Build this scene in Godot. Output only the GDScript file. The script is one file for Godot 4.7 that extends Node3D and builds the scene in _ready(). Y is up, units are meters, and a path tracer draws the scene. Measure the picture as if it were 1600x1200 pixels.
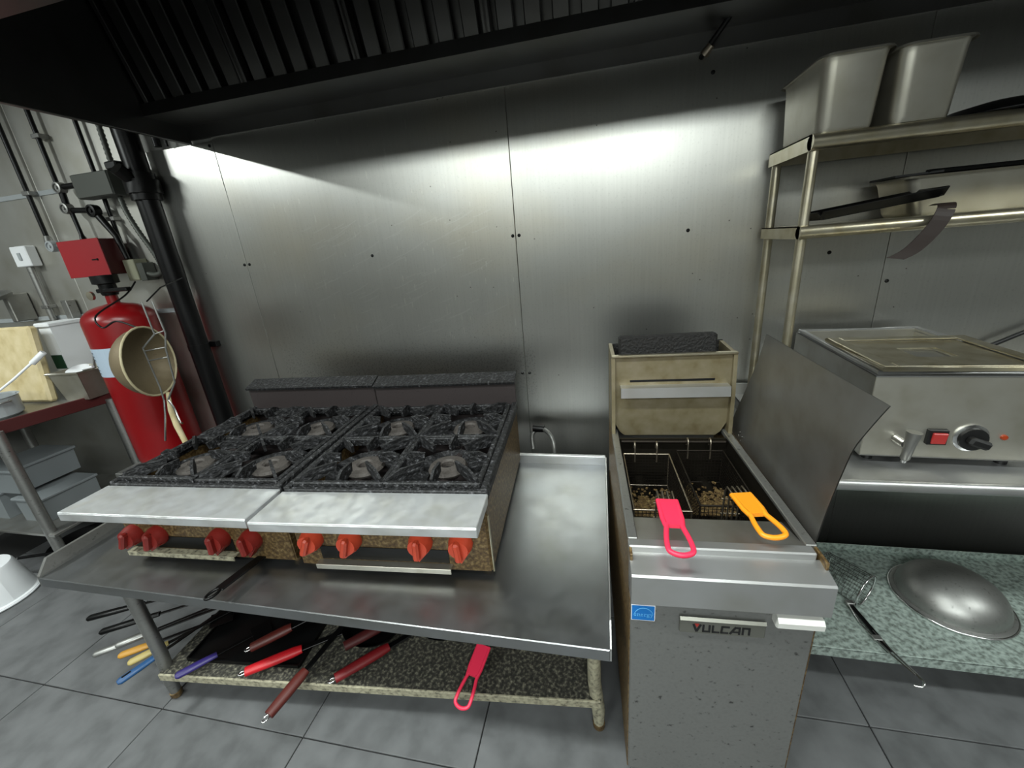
extends Node3D
# A restaurant kitchen line: two hotplates on a steel stand, a floor fryer and a worktable under a dark hood.
# World: x runs right along the back wall, y up, z out of the back wall; the wall face is z = 0, the floor y = 0.

var MATS := {}
var TEX := {}
var USED := {}

# ---------------------------------------------------------------- mesh helpers
func nb() -> SurfaceTool:
	var s := SurfaceTool.new()
	s.begin(Mesh.PRIMITIVE_TRIANGLES)
	s.set_smooth_group(-1)
	return s

func vtx(s: SurfaceTool, p: Vector3, n: Vector3):
	var a := n.abs()
	if a.z >= a.x and a.z >= a.y: s.set_uv(Vector2(p.x, p.y))
	elif a.x >= a.y: s.set_uv(Vector2(p.z, p.y))
	else: s.set_uv(Vector2(p.x, p.z))
	s.add_vertex(p)

func tri(s: SurfaceTool, a: Vector3, b: Vector3, c: Vector3, out: Vector3):
	var n := (b - a).cross(c - a)
	if n.length_squared() < 1e-16: return
	vtx(s, a, out)
	if n.dot(out) > 0.0:
		vtx(s, c, out); vtx(s, b, out)
	else:
		vtx(s, b, out); vtx(s, c, out)

func quad(s: SurfaceTool, a: Vector3, b: Vector3, c: Vector3, d: Vector3, out: Vector3):
	tri(s, a, b, c, out); tri(s, a, c, d, out)

# chamfered box centred at p
func bx(s: SurfaceTool, p: Vector3, size: Vector3, c := 0.0, b := Basis.IDENTITY):
	var h := size * 0.5
	c = minf(c, minf(h.x, minf(h.y, h.z)) * 0.9)
	for ax in 3:
		var u := (ax + 1) % 3
		var v := (ax + 2) % 3
		for sg: float in [-1.0, 1.0]:
			var q := []
			for k in [[-1, -1], [1, -1], [1, 1], [-1, 1]]:
				var w := Vector3.ZERO
				w[ax] = h[ax] * sg; w[u] = (h[u] - c) * k[0]; w[v] = (h[v] - c) * k[1]
				q.append(p + b * w)
			var n := Vector3.ZERO
			n[ax] = sg
			quad(s, q[0], q[1], q[2], q[3], b * n)
	if c <= 0.0: return
	for ax in 3:
		var u := (ax + 1) % 3
		var v := (ax + 2) % 3
		for su: float in [-1.0, 1.0]:
			for sv: float in [-1.0, 1.0]:
				var q := []
				for k in [[-1, 0], [1, 0], [1, 1], [-1, 1]]:
					var w := Vector3.ZERO
					w[ax] = (h[ax] - c) * k[0]
					w[u] = su * (h[u] - (c if k[1] == 0 else 0.0)); w[v] = sv * (h[v] - (0.0 if k[1] == 0 else c))
					q.append(p + b * w)
				var n := Vector3.ZERO
				n[u] = su; n[v] = sv
				quad(s, q[0], q[1], q[2], q[3], b * n)
	for sx: float in [-1.0, 1.0]:
		for sy: float in [-1.0, 1.0]:
			for sz: float in [-1.0, 1.0]:
				var g := Vector3(sx, sy, sz)
				var a := Vector3(sx * h.x, sy * (h.y - c), sz * (h.z - c))
				var d := Vector3(sx * (h.x - c), sy * h.y, sz * (h.z - c))
				var e := Vector3(sx * (h.x - c), sy * (h.y - c), sz * h.z)
				tri(s, p + b * a, p + b * d, p + b * e, b * g)

# box between two corners
func bb(s: SurfaceTool, lo: Vector3, hi: Vector3, c := 0.0):
	bx(s, (lo + hi) * 0.5, (hi - lo).abs(), c)

# flat bar from a to b: w across (about up), t thick
func bar(s: SurfaceTool, a: Vector3, b: Vector3, w: float, t: float, up := Vector3.UP, c := 0.0):
	var d := (b - a).normalized()
	var side := d.cross(up).normalized()
	var nn := side.cross(d).normalized()
	bx(s, (a + b) * 0.5, Vector3(w, t, a.distance_to(b)), c, Basis(side, nn, -d))

func ring(p: Vector3, d: Vector3, ref: Vector3, r: float, n: int, flat := 1.0) -> Array:
	var u := ref
	var v := d.cross(u).normalized()
	var o := []
	for i in n:
		var a := TAU * i / n
		o.append(p + (u * cos(a) + v * sin(a) * flat) * r)
	return o

func tube(s: SurfaceTool, pts: Array, r, n := 8, closed := false, flat := 1.0, ref0 := Vector3.ZERO):
	s.set_smooth_group(1)
	var m := pts.size()
	var rings := []
	var ref := ref0
	var cen := []
	for i in m:
		var p: Vector3 = pts[i]
		var d := Vector3.ZERO
		if closed: d = (pts[(i + 1) % m] - pts[(i + m - 1) % m]).normalized()
		elif i == 0: d = (pts[1] - p).normalized()
		elif i == m - 1: d = (p - pts[i - 1]).normalized()
		else: d = ((pts[i + 1] - p).normalized() + (p - pts[i - 1]).normalized()).normalized()
		if ref == Vector3.ZERO: ref = d.cross(Vector3.UP if absf(d.y) < 0.9 else Vector3.RIGHT).normalized()
		ref = (ref - d * ref.dot(d)).normalized()
		var rr: float = r[i] if r is Array else r
		rings.append(ring(p, d, ref, rr, n, flat)); cen.append(p)
	for i in (m if closed else m - 1):
		var A: Array = rings[i]
		var B: Array = rings[(i + 1) % m]
		var mid: Vector3 = (cen[i] + cen[(i + 1) % m]) * 0.5
		for k in n:
			var k2 := (k + 1) % n
			quad(s, A[k], A[k2], B[k2], B[k], (A[k] + A[k2] + B[k] + B[k2]) * 0.25 - mid)
	s.set_smooth_group(-1)
	if not closed:
		for e in [0, m - 1]:
			var A: Array = rings[e]
			var d: Vector3 = (pts[0] - pts[1]) if e == 0 else (pts[m - 1] - pts[m - 2])
			for k in n: tri(s, cen[e], A[k], A[(k + 1) % n], d)

# profile of (radius, height), bottom to top along the outside
func lathe(s: SurfaceTool, prof: Array, n := 24, xf := Transform3D.IDENTITY):
	var g := 2
	for i in prof.size() - 1:
		var a: Vector2 = prof[i]
		var b: Vector2 = prof[i + 1]
		if i > 0:
			var pd: Vector2 = (a - prof[i - 1])
			if absf(pd.angle_to(b - a)) > 0.7: g += 1
		s.set_smooth_group(g)
		var nd := Vector2((b - a).y, -(b - a).x).normalized()
		for k in n:
			var t0 := TAU * k / n
			var t1 := TAU * (k + 1) / n
			var c0 := Vector3(cos(t0), 0, sin(t0))
			var c1 := Vector3(cos(t1), 0, sin(t1))
			var up := Vector3.UP
			var out := xf.basis * ((c0 + c1).normalized() * nd.x + up * nd.y)
			quad(s, xf * (c0 * a.x + up * a.y), xf * (c1 * a.x + up * a.y), xf * (c1 * b.x + up * b.y), xf * (c0 * b.x + up * b.y), out)
	s.set_smooth_group(-1)

# planar polygon (Vector3, any plane) pushed along t
func prism(s: SurfaceTool, poly: Array, t: Vector3):
	var n := Vector3.ZERO
	var m := poly.size()
	for i in m: n += (poly[i] as Vector3).cross(poly[(i + 1) % m])
	n = n.normalized()
	var u := n.cross(Vector3.UP if absf(n.y) < 0.9 else Vector3.RIGHT).normalized()
	var v := n.cross(u)
	var p2 := PackedVector2Array()
	var cen := Vector3.ZERO
	for p: Vector3 in poly:
		p2.append(Vector2(p.dot(u), p.dot(v))); cen += p / m
	var ix := Geometry2D.triangulate_polygon(p2)
	for i in range(0, ix.size(), 3):
		tri(s, poly[ix[i]], poly[ix[i + 1]], poly[ix[i + 2]], -t)
		tri(s, poly[ix[i]] + t, poly[ix[i + 1]] + t, poly[ix[i + 2]] + t, t)
	var ccw := (n.dot(t) > 0.0)
	for i in m:
		var a: Vector3 = poly[i]
		var b: Vector3 = poly[(i + 1) % m]
		var out := (b - a).cross(n)
		quad(s, a, b, b + t, a + t, out)

func spline(ctrl: Array, per := 8) -> Array:
	var c := Curve3D.new()
	var m := ctrl.size()
	for i in m:
		var tg: Vector3 = (ctrl[mini(i + 1, m - 1)] - ctrl[maxi(i - 1, 0)]) / 6.0
		c.add_point(ctrl[i], -tg, tg)
	var o := []
	for i in m - 1:
		for k in per: o.append(c.sample(i, float(k) / per))
	o.append(ctrl[m - 1])
	return o

# ---------------------------------------------------------------- node helpers
func numbered(called: String) -> String:
	var k: int = USED.get(called, 0)
	USED[called] = k + 1
	return called if k == 0 else "%s_%03d" % [called, k]

func mk(called: String, s: SurfaceTool, m: Material, parent: Node = null) -> MeshInstance3D:
	s.generate_normals()
	var o := MeshInstance3D.new()
	o.mesh = s.commit()
	o.material_override = m
	o.cast_shadow = GeometryInstance3D.SHADOW_CASTING_SETTING_ON
	if parent == null:
		o.name = numbered(called); add_child(o)
	else:
		o.name = called; parent.add_child(o, true)
	return o

func share(called: String, mesh: Mesh, m: Material, xf: Transform3D, parent: Node) -> MeshInstance3D:
	var o := MeshInstance3D.new()
	o.mesh = mesh; o.material_override = m; o.transform = xf; o.name = called
	parent.add_child(o, true)
	return o

func thing(called: String, label: String, category: String, at := Vector3.ZERO, turn := 0.0, group := "") -> Node3D:
	var o := Node3D.new()
	o.name = numbered(called); add_child(o)
	o.position = at; o.rotation.y = turn
	return tag(o, label, category, group)

func tag(o: Node3D, label: String, category: String, group := "") -> Node3D:
	o.set_meta("label", label); o.set_meta("category", category)
	if group != "": o.set_meta("group", group)
	return o

func structure(called: String, label: String, category: String) -> Node3D:
	var o := Node3D.new()
	o.name = called; add_child(o)
	o.set_meta("kind", "structure"); o.set_meta("label", label); o.set_meta("category", category)
	return o

# ---------------------------------------------------------------- materials
func noise_tex(key: String, sd: int, freq: float, oct: int, ramp: Array, size := 512, cell := false) -> NoiseTexture2D:
	if TEX.has(key): return TEX[key]
	var f := FastNoiseLite.new()
	f.seed = sd; f.frequency = freq; f.fractal_octaves = oct
	f.noise_type = FastNoiseLite.TYPE_CELLULAR if cell else FastNoiseLite.TYPE_SIMPLEX_SMOOTH
	var g := Gradient.new()
	var offs := PackedFloat32Array()
	var cols := PackedColorArray()
	for r in ramp:
		offs.append(r[0]); cols.append(r[1])
	g.offsets = offs; g.colors = cols
	var t := NoiseTexture2D.new()
	t.width = size; t.height = size; t.seamless = true; t.noise = f; t.color_ramp = g; t.normalize = true
	TEX[key] = t
	return t

func gray(v: float) -> Color: return Color(v, v, v)

func mat(key: String, col: Color, rough: float, metal := 0.0, tex: Texture2D = null, scale := 1.0, bump: Texture2D = null, bump_cm := 0.0, rough_tex: Texture2D = null) -> StandardMaterial3D:
	if MATS.has(key): return MATS[key]
	var m := StandardMaterial3D.new()
	m.resource_name = key
	m.albedo_color = col; m.roughness = rough; m.metallic = metal
	m.cull_mode = BaseMaterial3D.CULL_DISABLED
	if tex: m.albedo_texture = tex
	if tex or bump or rough_tex:
		m.uv1_triplanar = true; m.uv1_world_triplanar = true
		m.uv1_scale = Vector3.ONE * scale
	if bump:
		m.heightmap_enabled = true; m.heightmap_texture = bump; m.heightmap_scale = bump_cm
	if rough_tex: m.roughness_texture = rough_tex
	MATS[key] = m
	return m

# the sheet's own marks: vertical brushing, wipe arcs, pale drips, grease spatter over the stoves
func wall_texture() -> ImageTexture:
	var W := 1440
	var H := 795
	var im := Image.create(W, H, false, Image.FORMAT_RGB8)
	var f := FastNoiseLite.new()
	f.seed = 4; f.frequency = 0.01
	var g := FastNoiseLite.new()
	g.seed = 9; g.frequency = 0.30
	for j in H:
		for i in W:
			var brush := f.get_noise_2d(i * 34.0, j * 0.5) * 0.022
			var soft := f.get_noise_2d(i * 0.34 + 300.0, j * 0.34) * 0.05
			var v := 0.94 + brush + soft
			var x := i / 300.0 - 1.82
			var y := j / 300.0
			var sp := g.get_noise_2d(i, j)
			var near := 0.0
			if x < 0.05 and x > -1.35: near = clampf(1.0 - absf(y - 0.98) / 0.28, 0.0, 1.0)
			if sp > 0.46 - near * 0.22: v -= 0.04 + near * 0.09
			var warm := clampf(f.get_noise_2d(i * 0.24 - 90.0, j * 0.4 + 40.0) * 1.2, 0.0, 1.0) * 0.07
			im.set_pixel(i, j, Color(v, v - warm * 0.35, v - warm))
	var rng := RandomNumberGenerator.new()
	rng.seed = 17
	for k in 90:      # pale dried drips, each a short upright dash
		var x := int(rng.randf_range(90, 570))
		var y := int(rng.randf_range(345, 645))
		for m in rng.randi_range(1, 10):
			if y - m > 0: im.set_pixel(x, y - m, Color(1, 1, 0.99))
	for k in 70:      # wiped arcs
		var cx := rng.randf_range(225, 495)
		var cy := rng.randf_range(345, 510)
		var len0 := rng.randf_range(10, 50)
		for m in int(len0):
			var px := int(cx + m)
			var py := int(cy + m * 0.22 + m * m * 0.004)
			var c := im.get_pixel(px, py)
			im.set_pixel(px, py, c.lerp(Color(1, 1, 1), 0.55))
	for k in 60:      # dark specks
		var x := int(rng.randf_range(20, W - 20))
		var y := int(rng.randf_range(225, 645))
		im.set_pixel(x, y, Color(0.3, 0.29, 0.27))
	return ImageTexture.create_from_image(im)

func make_materials():
	var smear := noise_tex("smear", 3, 0.006, 4, [[0.0, Color(0.90, 0.89, 0.86)], [0.45, Color(0.96, 0.955, 0.945)], [1.0, Color(1, 1, 1)]])
	var fleck := noise_tex("fleck", 8, 0.05, 4, [[0.0, gray(0.4)], [0.12, gray(0.72)], [0.2, gray(0.96)], [0.5, gray(1.0)], [1.0, gray(0.95)]])
	var rough_n := noise_tex("rough_n", 5, 0.02, 4, [[0.0, gray(0.75)], [1.0, gray(1.0)]])
	var char_c := noise_tex("char_c", 11, 0.03, 5, [[0.0, Color(0.03, 0.03, 0.035)], [0.5, Color(0.075, 0.075, 0.08)], [0.72, Color(0.16, 0.16, 0.17)], [0.86, Color(0.34, 0.34, 0.35)], [1.0, Color(0.5, 0.5, 0.5)]])
	var char_h := noise_tex("char_h", 12, 0.04, 5, [[0.0, gray(0.0)], [1.0, gray(1.0)]])
	var grease := noise_tex("grease", 21, 0.018, 5, [[0.0, Color(0.22, 0.16, 0.10)], [0.4, Color(0.34, 0.275, 0.18)], [0.6, Color(0.42, 0.355, 0.245)], [0.8, Color(0.50, 0.44, 0.325)], [1.0, Color(0.58, 0.53, 0.41)]])
	var crust := noise_tex("crust", 31, 0.035, 5, [[0.0, Color(0.10, 0.095, 0.085)], [0.45, Color(0.20, 0.195, 0.17)], [0.65, Color(0.33, 0.32, 0.28)], [0.85, Color(0.46, 0.45, 0.39)], [1.0, Color(0.58, 0.57, 0.5)]])
	var crust2 := noise_tex("crust2", 33, 0.03, 4, [[0.0, gray(0.35)], [0.3, gray(0.8)], [0.6, gray(1.0)], [1.0, gray(1.0)]])
	var galv := noise_tex("galv", 41, 0.03, 4, [[0.0, Color(0.34, 0.37, 0.35)], [0.3, Color(0.50, 0.55, 0.53)], [0.55, Color(0.62, 0.68, 0.66)], [1.0, Color(0.74, 0.80, 0.78)]])
	var stone := noise_tex("stone", 51, 0.012, 5, [[0.0, gray(0.78)], [0.5, gray(0.92)], [1.0, gray(1.0)]])
	var patina := noise_tex("patina", 61, 0.009, 4, [[0.0, Color(0.60, 0.50, 0.32)], [0.4, Color(0.78, 0.72, 0.58)], [0.7, Color(0.88, 0.85, 0.76)], [1.0, Color(0.96, 0.95, 0.9)]])
	var patina2 := noise_tex("patina2", 62, 0.009, 4, [[0.0, Color(0.80, 0.76, 0.66)], [0.4, Color(0.90, 0.88, 0.81)], [1.0, Color(0.98, 0.97, 0.95)]])
	var dents := noise_tex("dents", 71, 0.011, 2, [[0.0, gray(0.0)], [1.0, gray(1.0)]])

	# brushed sheet with the grain running up the wall
	var w := mat("wall_sheet", Color(0.83, 0.83, 0.81), 0.35, 1.0)
	w.albedo_texture = wall_texture()
	w.uv1_scale = Vector3(1.0 / 4.8, 1.0 / 2.65, 1.0); w.uv1_offset = Vector3(1.82 / 4.8, 0, 0)
	w.anisotropy_enabled = true; w.anisotropy = 0.6
	mat("sheet_left", Color(0.83, 0.83, 0.81), 0.40, 0.92, smear, 0.9)
	mat("steel", Color(0.72, 0.725, 0.73), 0.36, 0.82, smear, 1.3)
	mat("steel_top", Color(0.58, 0.59, 0.60), 0.40, 0.95, smear, 1.1, null, 0.0, rough_n)
	mat("steel_ledge", Color(0.84, 0.85, 0.86), 0.40, 0.72, smear, 2.0, dents, 0.5)
	mat("steel_satin", Color(0.60, 0.60, 0.59), 0.45, 0.9, fleck, 1.6)
	mat("steel_dull", Color(0.62, 0.62, 0.61), 0.42, 0.9, smear, 2.4)
	mat("steel_warm", Color(0.80, 0.785, 0.74), 0.34, 0.95, patina2, 2.0)
	mat("steel_pan", Color(0.78, 0.77, 0.73), 0.40, 0.9, smear, 2.2)
	mat("steel_bright", Color(0.82, 0.82, 0.82), 0.18, 1.0)
	mat("wire", Color(0.62, 0.58, 0.52), 0.32, 0.95)
	mat("wire_dark", Color(0.16, 0.14, 0.12), 0.5, 0.8)
	mat("fry_patina", Color(0.56, 0.53, 0.455), 0.45, 0.6, patina2, 2.6)
	mat("fry_tank", Color(0.20, 0.185, 0.16), 0.38, 0.8, fleck, 2.0)
	mat("crumbs", Color(1.0, 0.95, 0.8), 0.8, 0.0, grease, 6.0, char_h, 0.25)
	mat("char", Color(1, 1, 1), 0.62, 0.1, char_c, 3.2, char_h, 0.4)
	mat("char_smooth", Color(0.20, 0.175, 0.175), 0.5, 0.2, fleck, 2.0)
	mat("char_gray", Color(0.27, 0.25, 0.235), 0.7, 0.1, fleck, 4.0, char_h, 0.2)
	mat("burnt_block", Color(0.10, 0.075, 0.065), 0.75, 0.0, grease, 4.0, char_h, 0.3)
	mat("baked", Color(0.95, 0.91, 0.83), 0.45, 0.2, grease, 6.5, char_h, 0.05)
	mat("crusted", Color(1, 1, 1), 0.75, 0.1, crust, 3.4, char_h, 0.12)
	mat("crust_edge", Color(0.66, 0.64, 0.55), 0.7, 0.2, crust2, 3.0)
	mat("galvanised", Color(0.98, 0.97, 0.96), 0.5, 0.3, galv, 3.2)
	mat("hood", Color(0.50, 0.50, 0.50), 0.34, 1.0, smear, 1.0)
	mat("black_iron", Color(0.035, 0.035, 0.038), 0.42, 0.4, null, 1.0)
	mat("black_steel", Color(0.05, 0.05, 0.052), 0.38, 0.6)
	mat("black_plastic", Color(0.03, 0.03, 0.032), 0.5)
	mat("pipe_black", Color(0.055, 0.055, 0.06), 0.36, 0.5, fleck, 2.0)
	mat("tile", Color(0.40, 0.405, 0.41), 0.5, 0.0, stone, 1.1)
	mat("tile2", Color(0.385, 0.39, 0.395), 0.47, 0.0, stone, 1.3)
	mat("grout", Color(0.10, 0.10, 0.10), 0.9)
	mat("plaster", Color(0.72, 0.72, 0.70), 0.8, 0.0, stone, 0.6)
	mat("room_wall", Color(0.42, 0.42, 0.41), 0.6, 0.0, stone, 0.6)
	mat("red_knob", Color(0.76, 0.27, 0.17), 0.45)
	mat("red_knob_dirty", Color(0.50, 0.11, 0.08), 0.5, 0.0, fleck, 6.0)
	mat("red_paint", Color(0.47, 0.03, 0.05), 0.3)
	mat("red_box", Color(0.58, 0.10, 0.13), 0.45)
	mat("maroon", Color(0.26, 0.075, 0.075), 0.5)
	mat("pink", Color(0.87, 0.17, 0.30), 0.42)
	mat("red_grip", Color(0.70, 0.07, 0.11), 0.45)
	mat("dark_red_grip", Color(0.42, 0.045, 0.07), 0.5)
	mat("brown_grip", Color(0.30, 0.085, 0.055), 0.5)
	mat("yellow", Color(0.90, 0.56, 0.09), 0.42)
	mat("yellow_dull", Color(0.66, 0.48, 0.16), 0.5)
	mat("rim_cream", Color(0.66, 0.62, 0.50), 0.5)
	mat("tub_gray", Color(0.44, 0.46, 0.47), 0.5)
	mat("cream_grip", Color(0.62, 0.56, 0.34), 0.5)
	mat("blue", Color(0.10, 0.27, 0.44), 0.45)
	mat("purple", Color(0.15, 0.11, 0.36), 0.45)
	mat("sticker_blue", Color(0.05, 0.42, 0.72), 0.5)
	mat("sticker_light", Color(0.35, 0.65, 0.85), 0.5)
	mat("white", Color(0.86, 0.87, 0.88), 0.5)
	mat("white_dull", Color(0.60, 0.62, 0.63), 0.5)
	mat("handle_white", Color(0.86, 0.86, 0.84), 0.3, 0.3)
	mat("black_print", Color(0.03, 0.03, 0.035), 0.6)
	mat("red_print", Color(0.55, 0.12, 0.10), 0.6)
	mat("badge", Color(0.50, 0.50, 0.47), 0.4, 0.8)
	mat("board", Color(0.84, 0.79, 0.66), 0.6, 0.0, patina2, 1.6)
	mat("gray_box", Color(0.30, 0.31, 0.29), 0.5, 0.3)
	mat("beige_box", Color(0.52, 0.52, 0.44), 0.6)
	mat("label_paper", Color(0.62, 0.68, 0.74), 0.6)
	mat("print_gray", Color(0.25, 0.28, 0.33), 0.6)
	mat("mesh_tan", Color(0.44, 0.39, 0.30), 0.6, 0.3, fleck, 4.0)
	mat("brown_strap", Color(0.12, 0.075, 0.055), 0.6)
	mat("green", Color(0.03, 0.22, 0.14), 0.5)
	mat("gas_yellow", Color(0.45, 0.45, 0.44), 0.4, 0.6)
	mat("amber", Color(0.55, 0.20, 0.07), 0.3)
	mat("red_switch", Color(0.62, 0.17, 0.16), 0.35)
	mat("wood_grip", Color(0.22, 0.13, 0.08), 0.6)

# ---------------------------------------------------------------- lamps
func ceiling_light(label: String, at: Vector3, size: Vector2, energy: float, col := Color(0.97, 1.0, 0.985)):
	var t := thing("ceiling_light", label, "light", at, 0.0, "ceiling lights of the kitchen")
	var s := nb()
	for k: float in [-1.0, 1.0]:
		bb(s, Vector3(k * size.x / 2, -0.05, -size.y / 2 - 0.02), Vector3(k * (size.x / 2 + 0.02), 0, size.y / 2 + 0.02))
		bb(s, Vector3(-size.x / 2, -0.05, k * size.y / 2), Vector3(size.x / 2, 0, k * (size.y / 2 + 0.02)))
	mk("frame", s, MATS.white, t)
	s = nb()
	bb(s, Vector3(-size.x / 2, -0.04, -size.y / 2), Vector3(size.x / 2, -0.03, size.y / 2))
	var e := StandardMaterial3D.new()
	e.albedo_color = Color(0.9, 0.9, 0.9); e.emission_enabled = true; e.emission = col; e.emission_energy_multiplier = 4.0
	mk("diffuser", s, e, t)
	var l := AreaLight3D.new()
	l.name = "lamp"; l.area_size = size; l.light_energy = energy; l.light_color = col
	l.area_normalize_energy = true; l.shadow_enabled = true
	l.area_range = 14.0
	l.position = Vector3(0, -0.055, 0); l.rotation.x = -PI / 2
	t.add_child(l)

func _ready():
	# ------------------------------------------------ camera, air, exposure, lights
	var cam := Camera3D.new()
	cam.name = "camera"
	cam.position = Vector3(0.358, 1.553, 1.848)
	cam.rotation = Vector3(-0.332, 0.230, -0.088)
	cam.fov = rad_to_deg(2.0 * atan(600.0 / 633.0))
	cam.near = 0.02
	add_child(cam)
	var env := Environment.new()
	env.background_mode = Environment.BG_COLOR
	env.background_color = Color(0, 0, 0)
	env.tonemap_mode = Environment.TONE_MAPPER_LINEAR
	env.tonemap_exposure = 1.78
	env.sdfgi_enabled = true; env.ssao_enabled = true; env.ssil_enabled = true
	var we := WorldEnvironment.new()
	we.name = "environment"; we.environment = env
	add_child(we)
	make_materials()
	ceiling_light("slim ceiling light beside the hood above the fire cylinder corner", Vector3(-2.9, 2.64, 1.72), Vector2(0.10, 0.8), 2.8)
	ceiling_light("ceiling light panel in the middle of the kitchen", Vector3(0.75, 2.64, 3.7), Vector2(1.2, 0.9), 4.2)
	ceiling_light("ceiling light panel above the aisle behind the stoves", Vector3(-1.1, 2.64, 3.7), Vector2(1.2, 0.9), 3.2)
	ceiling_light("ceiling light panel near the steam table end", Vector3(2.7, 2.64, 1.65), Vector2(1.2, 0.2), 1.8)
	ceiling_light("slim ceiling light along the front of the hood above the stoves", Vector3(-0.2, 2.64, 1.62), Vector2(1.8, 0.14), 3.0)

	build_room()
	build_hood()
	build_stand()
	build_range(Vector3(-1.286, 0.603, 1.112), deg_to_rad(2.5), 0.666, [0.05, 0.15, 0.40, 0.52], 0.105, [0.0, 0.45], true)
	build_range(Vector3(-0.607, 0.600, 1.090), deg_to_rad(3.4), 0.655, [0.074, 0.205, 0.435, 0.56], 0.128, [0.06, 0.525], false)
	build_fryer()
	build_worktable()
	build_overshelf_things()
	build_steam_table()
	build_lower_shelf_things()
	build_under_stand()
	build_wall_services()
	build_left_corner()

# ================================================================ the room
func build_room():
	var f := structure("floor", "dark grey square floor tiles with thin black joints", "floor")
	var s := nb()
	bb(s, Vector3(-3.75, -0.12, -0.15), Vector3(3.75, -0.006, 4.75))
	mk("screed", s, MATS.grout, f)
	var p := 0.618
	s = nb()
	bx(s, Vector3(0, -0.008, 0), Vector3(p - 0.004, 0.016, p - 0.004), 0.0015)
	s.generate_normals()
	var tile := s.commit()
	var rng := RandomNumberGenerator.new()
	rng.seed = 7
	for i in range(-4, 8):
		var x := -1.286 + p * (i + 0.5)
		if x < -3.75 + p / 2 or x > 3.75 - p / 2: continue
		var off := 1.11 if x < 0.5 else 0.793
		for k in range(-3, 7):
			var z := off + p * (k + 0.5)
			if z < -0.1 or z > 4.75 - p / 2: continue
			share("floor_tile", tile, MATS.tile if rng.randf() < 0.55 else MATS.tile2, Transform3D(Basis(), Vector3(x, rng.randf_range(-0.0006, 0.0006), z)), f)

	var w := structure("wall_back", "brushed stainless steel sheets riveted to the back wall", "wall")
	s = nb()
	bb(s, Vector3(-3.75, -0.12, -0.20), Vector3(3.75, 2.80, -0.012))
	mk("wall_body", s, MATS.plaster, w)
	for r in [[-1.81, -1.412, 2.122], [-1.410, -0.001, 2.60], [0.001, 1.410, 2.60], [1.412, 2.82, 2.60], [2.822, 3.6, 2.60]]:
		s = nb()
		bb(s, Vector3(r[0], 0.0, -0.012), Vector3(r[1], r[2], 0.0), 0.0012)
		mk("steel_sheet", s, MATS.wall_sheet, w)
	for r in [[-2.60, -1.83, 1.362, 2.6], [-2.60, -1.83, 0.0, 1.358], [-3.60, -2.602, 2.022, 2.6], [-3.60, -2.602, 1.362, 2.018], [-3.60, -2.602, 0.0, 1.358]]:
		s = nb()
		bb(s, Vector3(r[0], r[2], -0.012), Vector3(r[1], r[3], -0.004), 0.0012)
		mk("steel_sheet", s, MATS.sheet_left, w)
	for r in [[-3.6, -2.42, 2.02], [-3.6, -1.9, 1.36]]:
		s = nb()
		bb(s, Vector3(r[0], r[2] - 0.012, -0.004), Vector3(r[1], r[2] + 0.012, 0.002), 0.001)
		mk("joint_strip", s, MATS.white_dull, w)
	s = nb()
	lathe(s, [Vector2(0.0075, 0), Vector2(0.0065, 0.003), Vector2(0.003, 0.005), Vector2(0, 0.005)], 10, Transform3D(Basis(Vector3.RIGHT, PI / 2), Vector3.ZERO))
	s.generate_normals()
	var riv := s.commit()
	for q in [[-0.013, 1.585], [0.015, 1.585], [-1.425, 1.565], [-1.395, 1.565], [-0.70, 1.555], [0.705, 1.545], [-1.43, 2.105], [-0.018, 0.955], [0.018, 0.955], [0.76, 2.07], [1.43, 1.30], [1.22, 1.42]]:
		share("rivet", riv, MATS.black_iron, Transform3D(Basis(), Vector3(q[0], q[1], 0)), w)

	var c := structure("ceiling", "white painted kitchen ceiling", "ceiling")
	s = nb()
	bb(s, Vector3(-3.75, 2.65, -0.2), Vector3(3.75, 2.80, 4.75))
	mk("ceiling_slab", s, MATS.plaster, c)
	for r in [["wall_left", "pale side wall beyond the prep table", Vector3(-3.75, -0.12, -0.012), Vector3(-3.6, 2.65, 4.75)], ["wall_right", "pale side wall beyond the steam table", Vector3(3.6, -0.12, -0.012), Vector3(3.75, 2.65, 4.75)], ["wall_front", "pale wall of the kitchen facing the cooking line", Vector3(-3.6, -0.12, 4.6), Vector3(3.6, 2.65, 4.75)]]:
		var o := structure(r[0], r[1], "wall")
		s = nb()
		bb(s, r[2], r[3])
		mk("wall_body", s, MATS.room_wall, o)

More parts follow.
